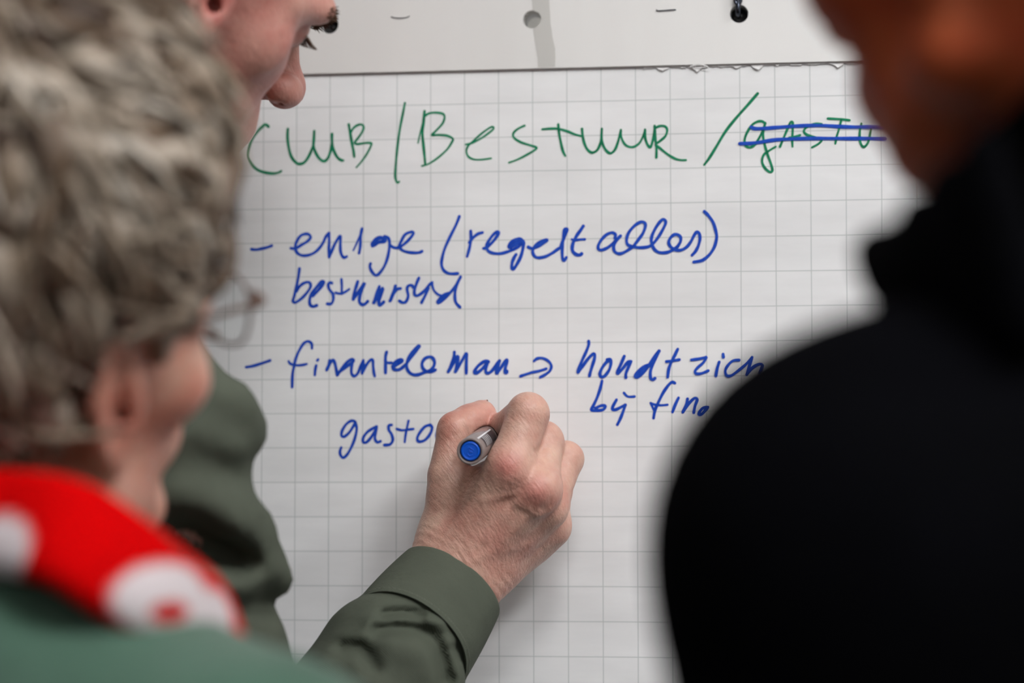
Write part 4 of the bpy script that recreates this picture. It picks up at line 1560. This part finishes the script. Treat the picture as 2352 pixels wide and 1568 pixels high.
def hand_base(P):
    d = None
    for nme, kk in (('index', 0), ('middle', 3.2), ('ring', 2.6), ('little', 2.6)):
        pts, rad = HJ[nme]
        meta = capsule(P, pts[0], pts[1], rad[0], rad[1])
        f = capsule(P, pts[1], pts[2], rad[1] * 0.94, rad[2])
        f = smin(f, capsule(P, pts[2], pts[3], rad[2], rad[3]), 3)
        f = smin(f, capsule(P, pts[3], pts[4], rad[3], rad[4]), 3)
        f = smin(f, meta, 7)
        d = f if d is None else smin(d, f, kk)
    # palm body and heel
    for nme in ('index', 'middle', 'ring', 'little'):
        pts, rad = HJ[nme]
        d = smin(d, capsule(P, WR * 0.6 + pts[0] * 0.4, pts[0] * 0.35 + pts[1] * 0.65 + V3(0, 9, 0), 22, 14), 9)
    d = smin(d, capsule(P, U(1120, 1290, 40), U(1225, 1215, 34), 20, 15), 12)
    # thumb with its ball and the web to the index
    t, rt_ = TH
    d = smin(d, capsule(P, WR, t[0], 21, 18), 10)
    d = smin(d, capsule(P, t[0], t[1], rt_[0], rt_[1]), 7)
    d = smin(d, capsule(P, U(1055, 1150, 60), U(1125, 1105, 66), 11, 12), 12)
    d = smin(d, chain(P, t[1:], rt_[1:], 4), 1.6)
    # wrist and forearm, flattened
    side = HAND_SIDE
    a, b_ = WR - HAND_AX * 12, WR + HAND_AX * 42
    for s, rr in ((-1, 19.5), (1, 19.5), (0, 20.5)):
        d = smin(d, capsule(P, a + side * s * 12.5, b_ + side * s * 10, rr, rr - 2.5), 8)
    return d


def on_hand(*px):
    return [hit(hand_base, *q) for q in px]


HAND_RIDGES = [(on_hand((1080, 1260), (1135, 1160), (1172, 1100)), 0.5, 3.6), (on_hand((1120, 1240), (1168, 1165), (1226, 1130)), 0.9, 3.4),
               (on_hand((1150, 1250), (1208, 1190), (1262, 1172)), 0.9, 3.4), (on_hand((1110, 1150), (1150, 1141), (1186, 1130)), 0.8, 2.4),
               (on_hand((1190, 1155), (1212, 1168), (1238, 1182)), 0.8, 2.4), (on_hand((1075, 1290), (1120, 1270), (1170, 1262), (1215, 1250)), 0.5, 3.0)]
HAND_DENTS = [(on_hand((1136, 1150), (1168, 1157)), 0.6, 5.2), (on_hand((1204, 1180), (1224, 1194)), 0.6, 5.2), (on_hand((1250, 1168), (1262, 1150)), 0.6, 3.0),
              (on_hand((1228, 1038), (1246, 1030), (1258, 1026)), 0.9, 2.0), (on_hand((1215, 1052), (1250, 1046)), 0.35, 1.4), (on_hand((1180, 1068), (1215, 1072)), 0.3, 1.3),
              (on_hand((1216, 922), (1240, 926), (1255, 938)), 0.35, 1.3), (on_hand((1210, 930), (1232, 936), (1246, 946)), 0.3, 1.2),
              (on_hand((1062, 975), (1074, 992), (1075, 1010)), 1.2, 2.2), (on_hand((1012, 975), (1030, 962), (1050, 958)), 0.4, 1.4), (on_hand((1040, 1000), (1060, 992)), 0.3, 1.3)]


def hand_field(P):
    d = hand_base(P)
    # knuckles, tendons, veins, creases
    for nme, am, w in (('index', 1.8, 10), ('middle', 1.5, 10), ('ring', 1.8, 8), ('little', 2.0, 8)):
        pts, rad = HJ[nme]
        d = d - am * blob(P, pts[1] + V3(0, -rad[1] * 0.8, 2), w)
        d = d - 0.8 * blob(P, pts[2] + V3(0, -rad[2] * 0.7, rad[2] * 0.5), 8)
    for line, am, w in HAND_RIDGES:
        d = d - am * np.exp(-(line_dist(P, line) / w) ** 2)
    for line, am, w in HAND_DENTS:
        d = d + am * np.exp(-(line_dist(P, line) / w) ** 2)
    # fine skin folds across the wrist
    ax = (P - WR.astype(F32)) @ HAND_AX.astype(F32)
    sd = (P - WR.astype(F32)) @ HAND_SIDE.astype(F32)
    wr = np.exp(-((ax - 6) / 15) ** 2)
    fold = np.sin((ax + 0.18 * sd + 1.6 * np.sin(sd * 0.13 + 1) + 0.9 * np.sin(sd * 0.31)) * 2 * math.pi / 5.0)
    d = d + 0.24 * wr * fold * (0.6 + 0.4 * np.sin(sd * 0.22 + 2))
    # flesh gives way to the pen and rests on the sheet
    d = smax(d, -pen_field(P, 0.15), 0.8)
    d = np.maximum(d, P[:, 1] + 1.0)
    return d


hv, hf = grow(hand_field, U(930, 1440, 60) - V3(15, 95, 40), U(1360, 890, 60) + V3(15, 62, 12), 1.15)

# rest of the body
SHL = SHR + V3(-265, 175, 85)
NEW = (SHR + SHL) / 2 + V3(40, -40, 75)
ELL = SHL + V3(-70, 20, -290)
WRL = ELL + V3(35, 10, -250)
J_w = standing(NEW, SHL, SHR, V3(-560, -205, -590), (-690, -200), (-540, -330), ELL, WRL, ELB, WR + HAND_AX * 60, 52)
J_w.arm_r_radii = (46, 35, 22)
bv, bf = grow(lambda P: smin(smin(torso_field(P, J_w), legs_field(P, J_w), 25), relaxed_hand(P, WRL, (0, 0, -1), (0.9, 0.3, 0), 1), 10),
              (-800, -620, -1500), (180, 150, 200), 9)
nb = OW + MW_ @ V3(0, -30, -45)
hd = head_mesh(OW, MW_, [nb, NEW + V3(0, 0, 10), NEW + V3(0, 0, -60)], [56, 60, 64], 2.0, nose=1.0, nr=2.8, brow=11, mouth=7, cheek=9, chin=4, bridge=6, browz=-8)
v, q = join([hd, (hv, hf), (bv, bf)])
me = np_mesh('person', v, q)
NAILC = U(1108, 926, 44)


def tint_w(P, rgb):
    rgb = face_tint(OW, MW_, 1.3)(P, rgb)
    hw = np.clip((P[:, 2] - 60) / 30, 0, 1)[:, None]
    rgb = rgb * (1 - hw * np.array([0.14, 0.30, 0.28], F32))
    red = 0
    for nme, am in (('index', 1.15), ('middle', 1.15), ('ring', 0.4), ('little', 0.6)):
        pts, rad = HJ[nme]
        red = red + am * blob(P, pts[1] + V3(0, -rad[1], 0), 9.5)
    red = red + 0.75 * blob(P, TH[0][4] + V3(-2, -4, -7), 10) + 0.7 * blob(P, HJ['index'][0][3], 15) + 0.5 * blob(P, U(1130, 1245, 90), 14) + 0.35 * blob(P, U(1210, 1270, 80), 15)
    red = np.clip(red, 0, 1)[:, None]
    rgb = rgb * (1 - red * np.array([0.08, 0.36, 0.33], F32))
    dk = np.clip(0.9 * blob(P, U(1103, 1252, 94), 2.6), 0, 1)[:, None]
    return rgb * (1 - dk * np.array([0.4, 0.62, 0.5], F32))


tint_attr(me, tint_w)
writer = link('person', me, SK_W)
tag(writer, 'person in olive-green jacket bending to write on the flipchart', 'person')
eyes(OW, MW_, writer)
brows_lashes(OW, MW_, writer, M_brow, 3, 9.0, -11)
# thumb nail
bm = bmesh.new()
nl = [U(1088, 938, 39), U(1098, 927, 38), U(1110, 918.5, 37), U(1119, 917, 36)]
for i, qn in enumerate(nl):
    w = (2.5, 4.5, 5.0, 3.5)[i]
    row = [bm.verts.new(mm(qn + V3(0.2 * abs(s), s * w, -0.9 * abs(s) ** 2))) for s in (-1, -0.5, 0, 0.5, 1)]
    if i:
        for k in range(4):
            bm.faces.new((pr[k], pr[k + 1], row[k + 1], row[k]))
    pr = row
link('fingernail', bm_mesh('fingernail', bm), plain('nail', srgb(206, 158, 140), 0.3), parent=writer)
# short hair
hvv, hff = grow(lambda P: hair_field((P - OW.astype(F32)) @ MW_.astype(F32), 4, 2, 1.0, up=34), OW - V3(140, 140, 120), OW + V3(140, 140, 160), 3.5)
me = np_mesh('hair', hvv, hff)
tint_attr(me, lambda P, c: c * np.array(srgb(120, 100, 84), F32))
hw = link('hair', me, M_hair, parent=writer)
hw['label'] = 'short brown-grey hair'
locks(OW, MW_, hw, M_hair, 900, 3, 1.3, 15, 31, [srgb(96, 78, 62), srgb(120, 102, 86), srgb(146, 130, 114)], up=34)

# clothes
M_olive = cloth_mat('olive_twill', srgb(74, 79, 68), srgb(82, 87, 75), twill=420)
M_trou = cloth_mat('dark_trousers', srgb(30, 32, 38), srgb(36, 38, 44))


def arm_w(P):
    return chain(P, J_w.arm_r, [x + 13 for x in J_w.arm_r_radii], 25)


def on_arm(*px):
    return catmull([hit(lambda P: torso_field(P, J_w, 13), *q) for q in px], 3)


_e = [hit(lambda P: torso_field(P, J_w, 13), *q) for q in ((480, 1190), (560, 1225), (590, 1262), (440, 1320), (540, 1350), (604, 1338), (520, 940), (566, 985))]
ARM_ROLLS = [([_e[0] + V3(0, 14, 0), _e[1] + V3(2, 12, 0), _e[2] + V3(3, 10, -1)], [12, 12, 9]),
             ([_e[3] + V3(0, 16, 0), _e[4] + V3(2, 15, 0), _e[5] + V3(3, 14, -2)], [14, 14, 11]),
             ([_e[6] + V3(0, 16, 0), _e[7] + V3(0, 14, 0)], [7, 6])]
ARM_RIDGES = [(on_arm((420, 1000), (500, 1035), (560, 1065), (600, 1090)), 6, 10), (on_arm((440, 880), (520, 905), (550, 960), (560, 1020)), 5, 10),
              (on_arm((370, 1140), (450, 1150), (540, 1210), (620, 1290)), 11, 10), (on_arm((350, 1240), (400, 1300), (480, 1340), (560, 1345), (640, 1335)), 13, 10),
              (on_arm((545, 900), (575, 950), (580, 1020)), 6, 8), (on_arm((440, 1110), (520, 1120), (590, 1170)), 4, 10)]
ARM_DENTS = [(on_arm((440, 1035), (510, 1065), (560, 1090)), 7, 9), (on_arm((560, 980), (575, 1040)), 5, 8), (on_arm((500, 790), (530, 840)), 8, 9),
             (on_arm((370, 1210), (450, 1240), (540, 1290), (610, 1330)), 16, 13), (on_arm((400, 1090), (480, 1100)), 4, 9),
             (on_arm((430, 1370), (540, 1385), (640, 1378)), 10, 10)]


def jacket_w(P):
    d = torso_field(P, J_w, 13)
    for pts, rr in ARM_ROLLS:
        d = smin(d, chain(P, pts, rr, 6), 14)
    # cloth folds of the upper arm
    for line, am, w in ARM_RIDGES:
        d = d - fold(P, line, am, w)
    for line, am, w in ARM_DENTS:
        d = d + fold(P, line, am, w)
    d = d + 2.0 * vnoise(P, 30, 1)
    # open where the forearm piece takes over; hem below the hips
    d = d - hem(P, J_w, 0)
    d = smax(d, J_w.pelvis[2] - 60 - P[:, 2], 6)
    d = smax(d, -capsule(P, WR, WR + HANDV * 0.5, 62), 3)
    nk = chain(P, [nb, NEW + V3(4, 0, 30)], [57, 60])
    return smax(d, -nk, 4)


v, q = grow(jacket_w, (-800, -640, -720), (190, 160, 160), 5)
jk = link('jacket', np_mesh('jacket', v, q), M_olive, parent=writer)
jk['label'] = 'olive-green jacket'
_ax = (nb - NEW) / np.linalg.norm(nb - NEW)
v, q = grow(lambda P: collar_band(P, NEW, nb, 63, 70, NEW + _ax * 48, _ax, -25), NEW - V3(130, 130, 110), NEW + V3(130, 130, 120), 4)
link('collar', np_mesh('collar', v, q), M_olive, parent=jk)

# forearm sleeve with deep folds, then the cuff with its seam
CU0, CU1 = U(1036, 1346, 66), None       # cuff opening centre
CUAX = HAND_AX
CU1 = CU0 + CUAX * 47
side_c = np.cross(CUAX, V3(0, -1, 0))
side_c /= np.linalg.norm(side_c)
nrm_c = np.cross(side_c, CUAX)


SL0 = CU1 - CUAX * 9


def sleeve_base(P):
    return chain(P, [SL0, SL0 + CUAX * 22, SL0 + CUAX * 130, ELB], [38.2, 45, 51, 52], 8)


def on_sleeve(*px):
    return catmull([hit(sleeve_base, *q) for q in px], 3)


SL_RIDGES = [(on_sleeve((848, 1428), (900, 1424), (985, 1424), (1015, 1432)), 3, 3.6), (on_sleeve((790, 1470), (840, 1464), (890, 1472)), 3, 6),
             (on_sleeve((745, 1520), (800, 1508), (850, 1540), (870, 1590)), 4, 8), (on_sleeve((900, 1490), (960, 1500), (1000, 1560)), 3, 10),
             (on_sleeve((1028, 1480), (1054, 1535), (1066, 1590)), 3, 4)]
SL_DENTS = [(on_sleeve((880, 1411), (925, 1407), (965, 1413)), 6.5, 3.2), (on_sleeve((870, 1446), (930, 1441), (985, 1458), (1012, 1500), (1026, 1560)), 9, 4.6),
            (on_sleeve((788, 1486), (830, 1491), (860, 1535)), 8, 4.8), (on_sleeve((1046, 1490), (1068, 1540), (1078, 1590)), 5, 3.6)]


def sleeve(P):
    d = sleeve_base(P)
    t_ = (P - SL0.astype(F32)) @ CUAX.astype(F32) + 0.36 * ((P - SL0.astype(F32)) @ nrm_c.astype(F32))
    d = smax(d, -t_, 3)
    for line, am, w in SL_RIDGES:
        d = d - fold(P, line, am, w)
    for line, am, w in SL_DENTS:
        d = d + fold(P, line, am, w)
    d = d + 0.8 * vnoise(P, 16, 4)
    d = d + 1.0 * np.exp(-((t_ - 8) / 6) ** 2)
    inner = chain(P, [WR, WR + HANDV * 0.3], [22, 24])
    return smax(d, -inner, 3)


v, q = grow(sleeve, (-330, -260, -470), (20, 10, -120), 2.2)
link('sleeve', np_mesh('sleeve', v, q), M_olive, parent=jk)


CUFF_TILT = 7.0


def cuff_tilt(c):
    return CUFF_TILT + 8.0 * float((c - CU0) @ CUAX) / 47


def ring_mesh(name, rows, seg=96):
    """rows: list of (centre, rx, ry, wobble_phase, wobble_amp): open tube of elliptical rings"""
    vs, fs = [], []
    for (c, rx, ry, ph, am) in rows:
        for k in range(seg):
            a_ = 2 * math.pi * k / seg
            w = 1 + am * (math.sin(3 * a_ + ph) + 0.6 * math.sin(5 * a_ + 2 * ph))
            vs.append(c - CUAX * cuff_tilt(c) * math.sin(a_) + side_c * rx * w * math.cos(a_) + nrm_c * ry * w * math.sin(a_))
    for i in range(len(rows) - 1):
        for k in range(seg):
            k2 = (k + 1) % seg
            fs.append((i * seg + k, i * seg + k2, (i + 1) * seg + k2, (i + 1) * seg + k))
    return np.array(vs), np.array(fs)


rows = []
CR0, CR1 = (34.5, 29.5), (40.5, 41.5)
for i in range(19):
    t = i / 18
    rows.append((CU0 + CUAX * 47 * t, CR0[0] + (CR1[0] - CR0[0]) * t ** 0.9 + 0.7 * math.sin(t * 3.1), CR0[1] + (CR1[1] - CR0[1]) * t, 0.6 + t * 0.8, 0.006 + 0.007 * t))
inner_rows = [(c, rx - 2.0, ry - 2.0, ph, am) for (c, rx, ry, ph, am) in rows[::-1]]
allr = rows[::-1] + [(rows[0][0] - CUAX * 0.7, rows[0][1] - 0.9, rows[0][2] - 0.9, rows[0][3], rows[0][4])] + inner_rows[::-1]
allr = allr + [allr[0]]
v, q = ring_mesh('cuff', allr)
cuff = link('cuff', np_mesh('cuff', v, q), M_olive, parent=jk)
cuff['label'] = 'stitched olive cuff'
# stitching: one line near the opening, one near the seam
M_thread = plain('olive_thread', srgb(104, 108, 96), 0.8)
for t, off in ((0.05, 0.25), (0.93, 0.3)):
    bm = bmesh.new()
    c, rx, ry, ph, am = rows[int(t * 18)]
    for k in range(150):
        a0 = 2 * math.pi * k / 150
        pts = []
        for a_ in (a0, a0 + 0.014, a0 + 0.027):
            w = 1 + am * (math.sin(3 * a_ + ph) + 0.6 * math.sin(5 * a_ + 2 * ph))
            pts.append(mm(CU0 + CUAX * (47 * t - (CUFF_TILT + 8 * t) * math.sin(a_)) + side_c * (rx * w + off) * math.cos(a_) + nrm_c * (ry * w + off) * math.sin(a_)))
        tube(bm, pts, 0.00022, 5)
    link('stitching', bm_mesh('stitching', bm), M_thread, parent=cuff)
v, q = grow(lambda P: trousers_field(P, J_w), (-800, -640, -1450), (0, 0, -500), 9)
link('trousers', np_mesh('trousers', v, q), M_trou, parent=writer)
for ft in J_w.feet:
    shoe_mesh(ft, 52, M_shoe, writer)
# ------------------------------------------------------------------ the grey-haired onlooker
SK_G = skin_mat('pink_skin', srgb(205, 150, 130), srgb(196, 128, 108), srgb(208, 164, 144))
MG = axes(60.0, -12.0, -19.0)
OG = V3(-187, -456, -35)
NG = OG + V3(-20, -25, -105)
SRG, SLG = V3(-45, -575, -232), V3(-345, -400, -225)
J_g = standing(NG, SLG, SRG, V3(-205, -520, -690), (-290, -470), (-130, -570), SLG + V3(-15, -55, -290), SLG + V3(15, -50, -530), SRG + V3(30, -40, -285), SRG + V3(50, 0, -530), 60)
fwd_g = J_g.chest_axes[:, 1]
bv, bf = grow(lambda P: smin(smin(smin(torso_field(P, J_g), legs_field(P, J_g), 25), relaxed_hand(P, J_g.arm_l[2], (0, 0, -1), J_g.chest_axes[:, 0], 1), 10),
                             relaxed_hand(P, J_g.arm_r[2], (0, 0, -1), -J_g.chest_axes[:, 0], -1), 10), (-600, -800, -1500), (250, -180, 0), 9)
nbg = OG + MG @ V3(0, -30, -45)
hd = head_mesh(OG, MG, [nbg, NG, NG + V3(0, 0, -70)], [56, 58, 62], 2.8)
v, q = join([hd, (bv, bf)])
me = np_mesh('person', v, q)
tint_attr(me, face_tint(OG, MG, 1.1))
grey = link('person', me, SK_G)
tag(grey, 'grey-haired person with red scarf and green top watching from the left', 'person')
eyes(OG, MG, grey)
brows_lashes(OG, MG, grey, M_brow, 4)
hvv, hff = grow(lambda P: hair_field((P - OG.astype(F32)) @ MG.astype(F32), 9, 4, 3.5, -8, tall=44, up=16, nape=32), OG - V3(150, 150, 130), OG + V3(160, 160, 225), 3.5)
me = np_mesh('hair', hvv, hff)


def hair_tint(P, c):
    n_ = 0.5 + 0.5 * vnoise(P, 15, 7)
    a, b_ = np.array(srgb(92, 74, 58), F32), np.array(srgb(170, 154, 136), F32)
    return a + (b_ - a) * np.clip(n_, 0, 1)[:, None]


tint_attr(me, hair_tint)
hair = link('hair', me, M_hair, parent=grey)
hair['label'] = 'thick tousled grey-brown hair'
PAL = [srgb(64, 46, 32), srgb(94, 75, 58), srgb(122, 105, 88), srgb(152, 137, 121), srgb(178, 164, 149), srgb(196, 185, 172)]
locks(OG, MG, hair, M_hair, 560, 7, 5.8, 46, 11, PAL, front=-10, tall=44, up=16, nape=32)
locks(OG, MG, hair, M_hair, 1100, 11, 2.0, 46, 12, PAL, name='hair_strands', front=-10, lift=0.8, tall=44, up=16, nape=32)
# spectacles
gl = bpy.data.objects.new('eyeglasses', None)
COL.objects.link(gl)
gl.location = mm(OG + MG @ V3(0, 100, 18))
gl.parent = grey
bpy.context.view_layer.update()
M_frame = plain('brown_frame', srgb(84, 60, 48), 0.3)
M_glass, nt, b = new_mat('spectacle_glass')
b.inputs['Base Color'].default_value = (0.92, 0.94, 0.94, 1)
b.inputs['Roughness'].default_value = 0.02
b.inputs['Transmission Weight'].default_value = 1.0
b.inputs['IOR'].default_value = 1.05
bm = bmesh.new()
for s in (-1, 1):
    pts = [OG + MG @ V3(s * (34 + 25 * math.copysign(abs(math.cos(a_)) ** 0.75, math.cos(a_))), 103 - 7 * ((34 + 25 * math.cos(a_)) / 59) ** 2, 24 + 18 * math.copysign(abs(math.sin(a_)) ** 0.75, math.sin(a_)))
           for a_ in [k / 40 * 2 * math.pi for k in range(40)]]
    tube(bm, [mm(p) for p in pts], 0.0009, 8, closed=True)
    tube(bm, [mm(OG + MG @ V3(s * 58, 98, 36)), mm(OG + MG @ V3(s * 66, 94, 36)), mm(OG + MG @ V3(s * 68, 86, 35))], [0.0026, 0.0032, 0.0022], 10)
    tube(bm, [mm(p) for p in catmull([OG + MG @ V3(s * 68, 88, 35), OG + MG @ V3(s * 72, 50, 36), OG + MG @ V3(s * 77, 8, 36), OG + MG @ V3(s * 79, -22, 24), OG + MG @ V3(s * 78, -34, 8)], 5)], 0.0014, 8)
tube(bm, [mm(p) for p in catmull([OG + MG @ V3(-10, 106, 28), OG + MG @ V3(0, 109, 31), OG + MG @ V3(10, 106, 28)], 4)], 0.0011, 8)
link('rim', bm_mesh('rim', bm), M_frame, parent=gl)
for s in (-1, 1):
    bm = bmesh.new()
    vs = [bm.verts.new(mm(OG + MG @ V3(s * (34 + 25 * math.copysign(abs(math.cos(a_)) ** 0.75, math.cos(a_))), 103 - 7 * ((34 + 25 * math.cos(a_)) / 59) ** 2, 24 + 18 * math.copysign(abs(math.sin(a_)) ** 0.75, math.sin(a_)))))
          for a_ in [k / 40 * 2 * math.pi for k in range(40)]]
    bm.faces.new(vs)
    g2 = bmesh.ops.extrude_face_region(bm, geom=list(bm.faces))
    bmesh.ops.translate(bm, verts=[e for e in g2['geom'] if isinstance(e, bmesh.types.BMVert)], vec=Vector(tuple(MG @ V3(0, 0.0012, 0))))
    link('lens', bm_mesh('lens', bm), M_glass, parent=gl, smooth=False)

# green top
M_gtop = cloth_mat('green_fleece', srgb(58, 88, 72), srgb(68, 98, 82), soft=0.3)


def top_g(P):
    d = torso_field(P, J_g, 12) + 2.5 * vnoise(P, 45, 3)
    d = d - hem(P, J_g, 0)
    d = smax(d, J_g.pelvis[2] - 90 - P[:, 2], 6)
    for ch in (J_g.arm_l, J_g.arm_r):
        d = smax(d, -(np.linalg.norm(P - (ch[2] + V3(0, 0, -15)).astype(F32), axis=1) - 48), 4)
    return smax(d, -chain(P, [nbg, NG + V3(0, 0, 32)], [58, 60]), 4)


v, q = grow(top_g, (-620, -820, -830), (260, -160, 0), 6)
link('sweater', np_mesh('sweater', v, q), M_gtop, parent=grey)['label'] = 'green fleece top'

# scarf: a red band round the neck with white lettering patches
path = [U(-420, 1195, 520), U(-170, 1195, 540), U(0, 1205, 548), U(150, 1228, 566), U(285, 1303, 566), U(398, 1375, 545), U(478, 1430, 505), U(500, 1465, 450), U(430, 1460, 395), U(220, 1400, 345), U(-160, 1330, 345), U(-480, 1262, 388), U(-570, 1215, 450)]
cp = []
n = len(path)
for i in range(n):
    p0, p1, p2, p3 = path[i - 1], path[i], path[(i + 1) % n], path[(i + 2) % n]
    for s_ in range(16):
        t = s_ / 16
        cp.append(0.5 * (2 * p1 + (p2 - p0) * t + (2 * p0 - 5 * p1 + 4 * p2 - p3) * t * t + (3 * p1 - p0 - 3 * p2 + p3) * t ** 3))
cen = np.mean(cp, 0)
SEG = 64
vs, fs, uvn = [], [], []
for i, p in enumerate(cp):
    t = cp[(i + 1) % len(cp)] - cp[i - 1]
    t /= np.linalg.norm(t)
    out = p - cen
    out[2] = 0
    out /= np.linalg.norm(out)
    out = out - t * (out @ t)
    out /= np.linalg.norm(out)
    upv = np.cross(t, out)
    if upv[2] < 0:
        upv = -upv
    lean = 0.35
    upv2 = upv - out * lean
    upv2 /= np.linalg.norm(upv2)
    out2 = np.cross(upv2, t)
    if out2 @ out < 0:
        out2 = -out2
    for k in range(SEG):
        a_ = 2 * math.pi * k / SEG
        rip = 1 + 0.05 * math.sin(3 * a_ + i * 0.1)
        ca, sa = math.cos(a_), math.sin(a_)
        vs.append(p + out2 * 12 * rip * math.copysign(abs(ca) ** 0.8, ca) + upv2 * 23 * rip * math.copysign(abs(sa) ** 0.8, sa))
for i in range(len(cp)):
    for k in range(SEG):
        fs.append((i * SEG + k, i * SEG + (k + 1) % SEG, ((i + 1) % len(cp)) * SEG + (k + 1) % SEG, ((i + 1) % len(cp)) * SEG + k))
vs = np.array(vs)
me = np_mesh('scarf', vs, np.array(fs))


def scarf_tint(P, c):
    red, white = np.array(srgb(196, 0, 2), F32), np.array(srgb(214, 202, 204), F32)
    rgb = np.repeat(red[None], len(P), 0)

    def inside(c_, r1, r2, r3=30):
        t = np.linalg.norm((P - c_.astype(F32)) / np.array([r1, r3, r2], F32), axis=1)
        return np.clip((1.08 - t) / 0.16, 0, 1)[:, None]
    w = np.maximum(inside(U(-10, 1262, 570), 18, 14), inside(U(375, 1372, 566), 20, 14))
    w = np.maximum(w, inside(U(470, 1418, 540), 15, 12))
    rgb = rgb + (white - rgb) * w
    rd = inside(U(388, 1405, 566), 6, 4.5)
    return rgb + (red - rgb) * rd


tint_attr(me, scarf_tint)
m_scarf, nt, b = new_mat('red_scarf_knit')
at = N(nt, 'ShaderNodeAttribute', attribute_name='tint')
nt.links.new(at.outputs['Color'], b.inputs['Base Color'])
b.inputs['Roughness'].default_value = 0.9
b.inputs['Specular IOR Level'].default_value = 0.05
bump(nt, noise(nt, obj_coords(nt), 700, 3), 0.5, 0.0012, b)
link('scarf', me, m_scarf, parent=grey)['label'] = 'red scarf with white lettering patches'
v, q = grow(lambda P: trousers_field(P, J_g), (-600, -800, -1450), (200, -250, -560), 10)
link('trousers', np_mesh('trousers', v, q), M_trou, parent=grey)
for ft in J_g.feet:
    shoe_mesh(ft, 60, M_shoe, grey)

# ------------------------------------------------------------------ the onlooker in black on the right
SK_B = skin_mat('tanned_skin', srgb(190, 90, 54), srgb(182, 76, 50), srgb(194, 100, 62), rough=0.6, spec=0.15)
MB = axes(131.0, 4.0, 6.0)
OB = V3(269, -622, 117)
SLB = U(2022, 1275, 690)
SRB = SLB + V3(335, 110, 10)
NB = (SLB + SRB) / 2 + V3(-20, -5, 95)
NB[2] = min(NB[2], OB[2] - 105)
J_b = standing(NB, SLB, SRB, (SLB + SRB) / 2 + V3(10, 0, -520), (200, -760), (440, -700), SLB + V3(-18, -20, -290), SLB + V3(5, 60, -540), SRB + V3(60, -10, -290), SRB + V3(50, 60, -540), 108)
bv, bf = grow(lambda P: smin(smin(smin(torso_field(P, J_b), legs_field(P, J_b), 25), relaxed_hand(P, J_b.arm_l[2], (0, 0, -1), J_b.chest_axes[:, 0], 1), 10),
                             relaxed_hand(P, J_b.arm_r[2], (0, 0, -1), -J_b.chest_axes[:, 0], -1), 10), (-20, -960, -1500), (760, -350, 150), 9)
nbb = OB + MB @ V3(0, -30, -45)
hd = head_mesh(OB, MB, [nbb, NB, NB + V3(0, 0, -70)], [55, 60, 64], 2.8, chin=16, mouth=5)
v, q = join([hd, (bv, bf)])
me = np_mesh('person', v, q)
tint_attr(me, face_tint(OB, MB, 0.8))
black = link('person', me, SK_B)
tag(black, 'dark-haired person in black jacket standing at the right', 'person')
eyes(OB, MB, black)
M_dbrow = plain('dark_brow_hair', srgb(40, 28, 20), 0.6)
brows_lashes(OB, MB, black, M_dbrow, 6)
hvv, hff = grow(lambda P: hair_field((P - OB.astype(F32)) @ MB.astype(F32), 7, 9, 1.6, 2), OB - V3(150, 150, 130), OB + V3(150, 150, 180), 3.5)
M_dhair = hair_mat('dark_hair', 0.08)
me = np_mesh('hair', hvv, hff)
tint_attr(me, lambda P, c: c * np.array(srgb(56, 42, 30), F32))
hb = link('hair', me, M_dhair, parent=black)
hb['label'] = 'short dark hair'
locks(OB, MB, hb, M_dhair, 500, 6, 1.8, 22, 21, [srgb(40, 30, 22), srgb(60, 46, 34), srgb(78, 60, 44)])
M_blk = cloth_mat('black_wool', (0.0009, 0.0009, 0.0013), (0.0013, 0.0013, 0.002), rough=1.0, spec=0.03)


def coat(P):
    d = torso_field(P, J_b, 15) + 1.5 * vnoise(P, 50, 6)
    d = d - hem(P, J_b, 0)
    d = smax(d, J_b.pelvis[2] - 110 - P[:, 2], 6)
    for ch in (J_b.arm_l, J_b.arm_r):
        d = smax(d, -(np.linalg.norm(P - (ch[2] + V3(0, 0, -15)).astype(F32), axis=1) - 50), 4)
    return smax(d, -chain(P, [nbb, NB + V3(0, 0, 32)], [57, 61]), 4)


v, q = grow(coat, (-30, -980, -830), (770, -340, 170), 6)
ct = link('jacket', np_mesh('jacket', v, q), M_blk, parent=black)
ct['label'] = 'black jacket'


CP1, CP2 = U(2112, 462, 690), U(2352, 212, 760)
_v = (CP1 - CAM_MM) / np.linalg.norm(CP1 - CAM_MM)
CN = np.cross(_v, CP2 - CP1)
CN = CN / np.linalg.norm(CN)
if CN[2] < 0:
    CN = -CN


def collar(P):
    """turned-up collar: a thick band round the neck with its front corner standing out"""
    d = collar_band(P, NB, nbb, 63, 73, CP1, CN, -60)
    tops = [U(2014, 573, 640), U(2064, 562, 664), U(2118, 496, 688), U(2184, 424, 712), U(2262, 336, 735)]
    bots = [U(2118, 690, 655), U(2150, 720, 680), U(2210, 740, 700), U(2280, 750, 722), U(2360, 750, 738)]
    w = None
    for A, r0 in ((tops, 4), (bots, 7), ([a * 0.66 + b_ * 0.34 for a, b_ in zip(tops, bots)], 7), ([a * 0.33 + b_ * 0.67 for a, b_ in zip(tops, bots)], 7)):
        c = chain(P, A, [r0] * len(A), 6)
        w = c if w is None else smin(w, c, 20)
    for a, b_ in zip(tops, bots):
        w = smin(w, capsule(P, a, b_, 4, 8), 12)
    d = smin(d, w, 10)
    return smax(d, -chain(P, [nbb, NB], [57, 62]), 3)


v, q = grow(collar, (60, -820, -120), (520, -430, 190), 4)
link('collar', np_mesh('collar', v, q), M_blk, parent=ct)['label'] = 'turned-up black collar'
v, q = grow(lambda P: trousers_field(P, J_b), (0, -960, -1450), (720, -400, -520), 10)
link('trousers', np_mesh('trousers', v, q), M_trou, parent=black)
for ft in J_b.feet:
    shoe_mesh(ft, 108, M_shoe, black)
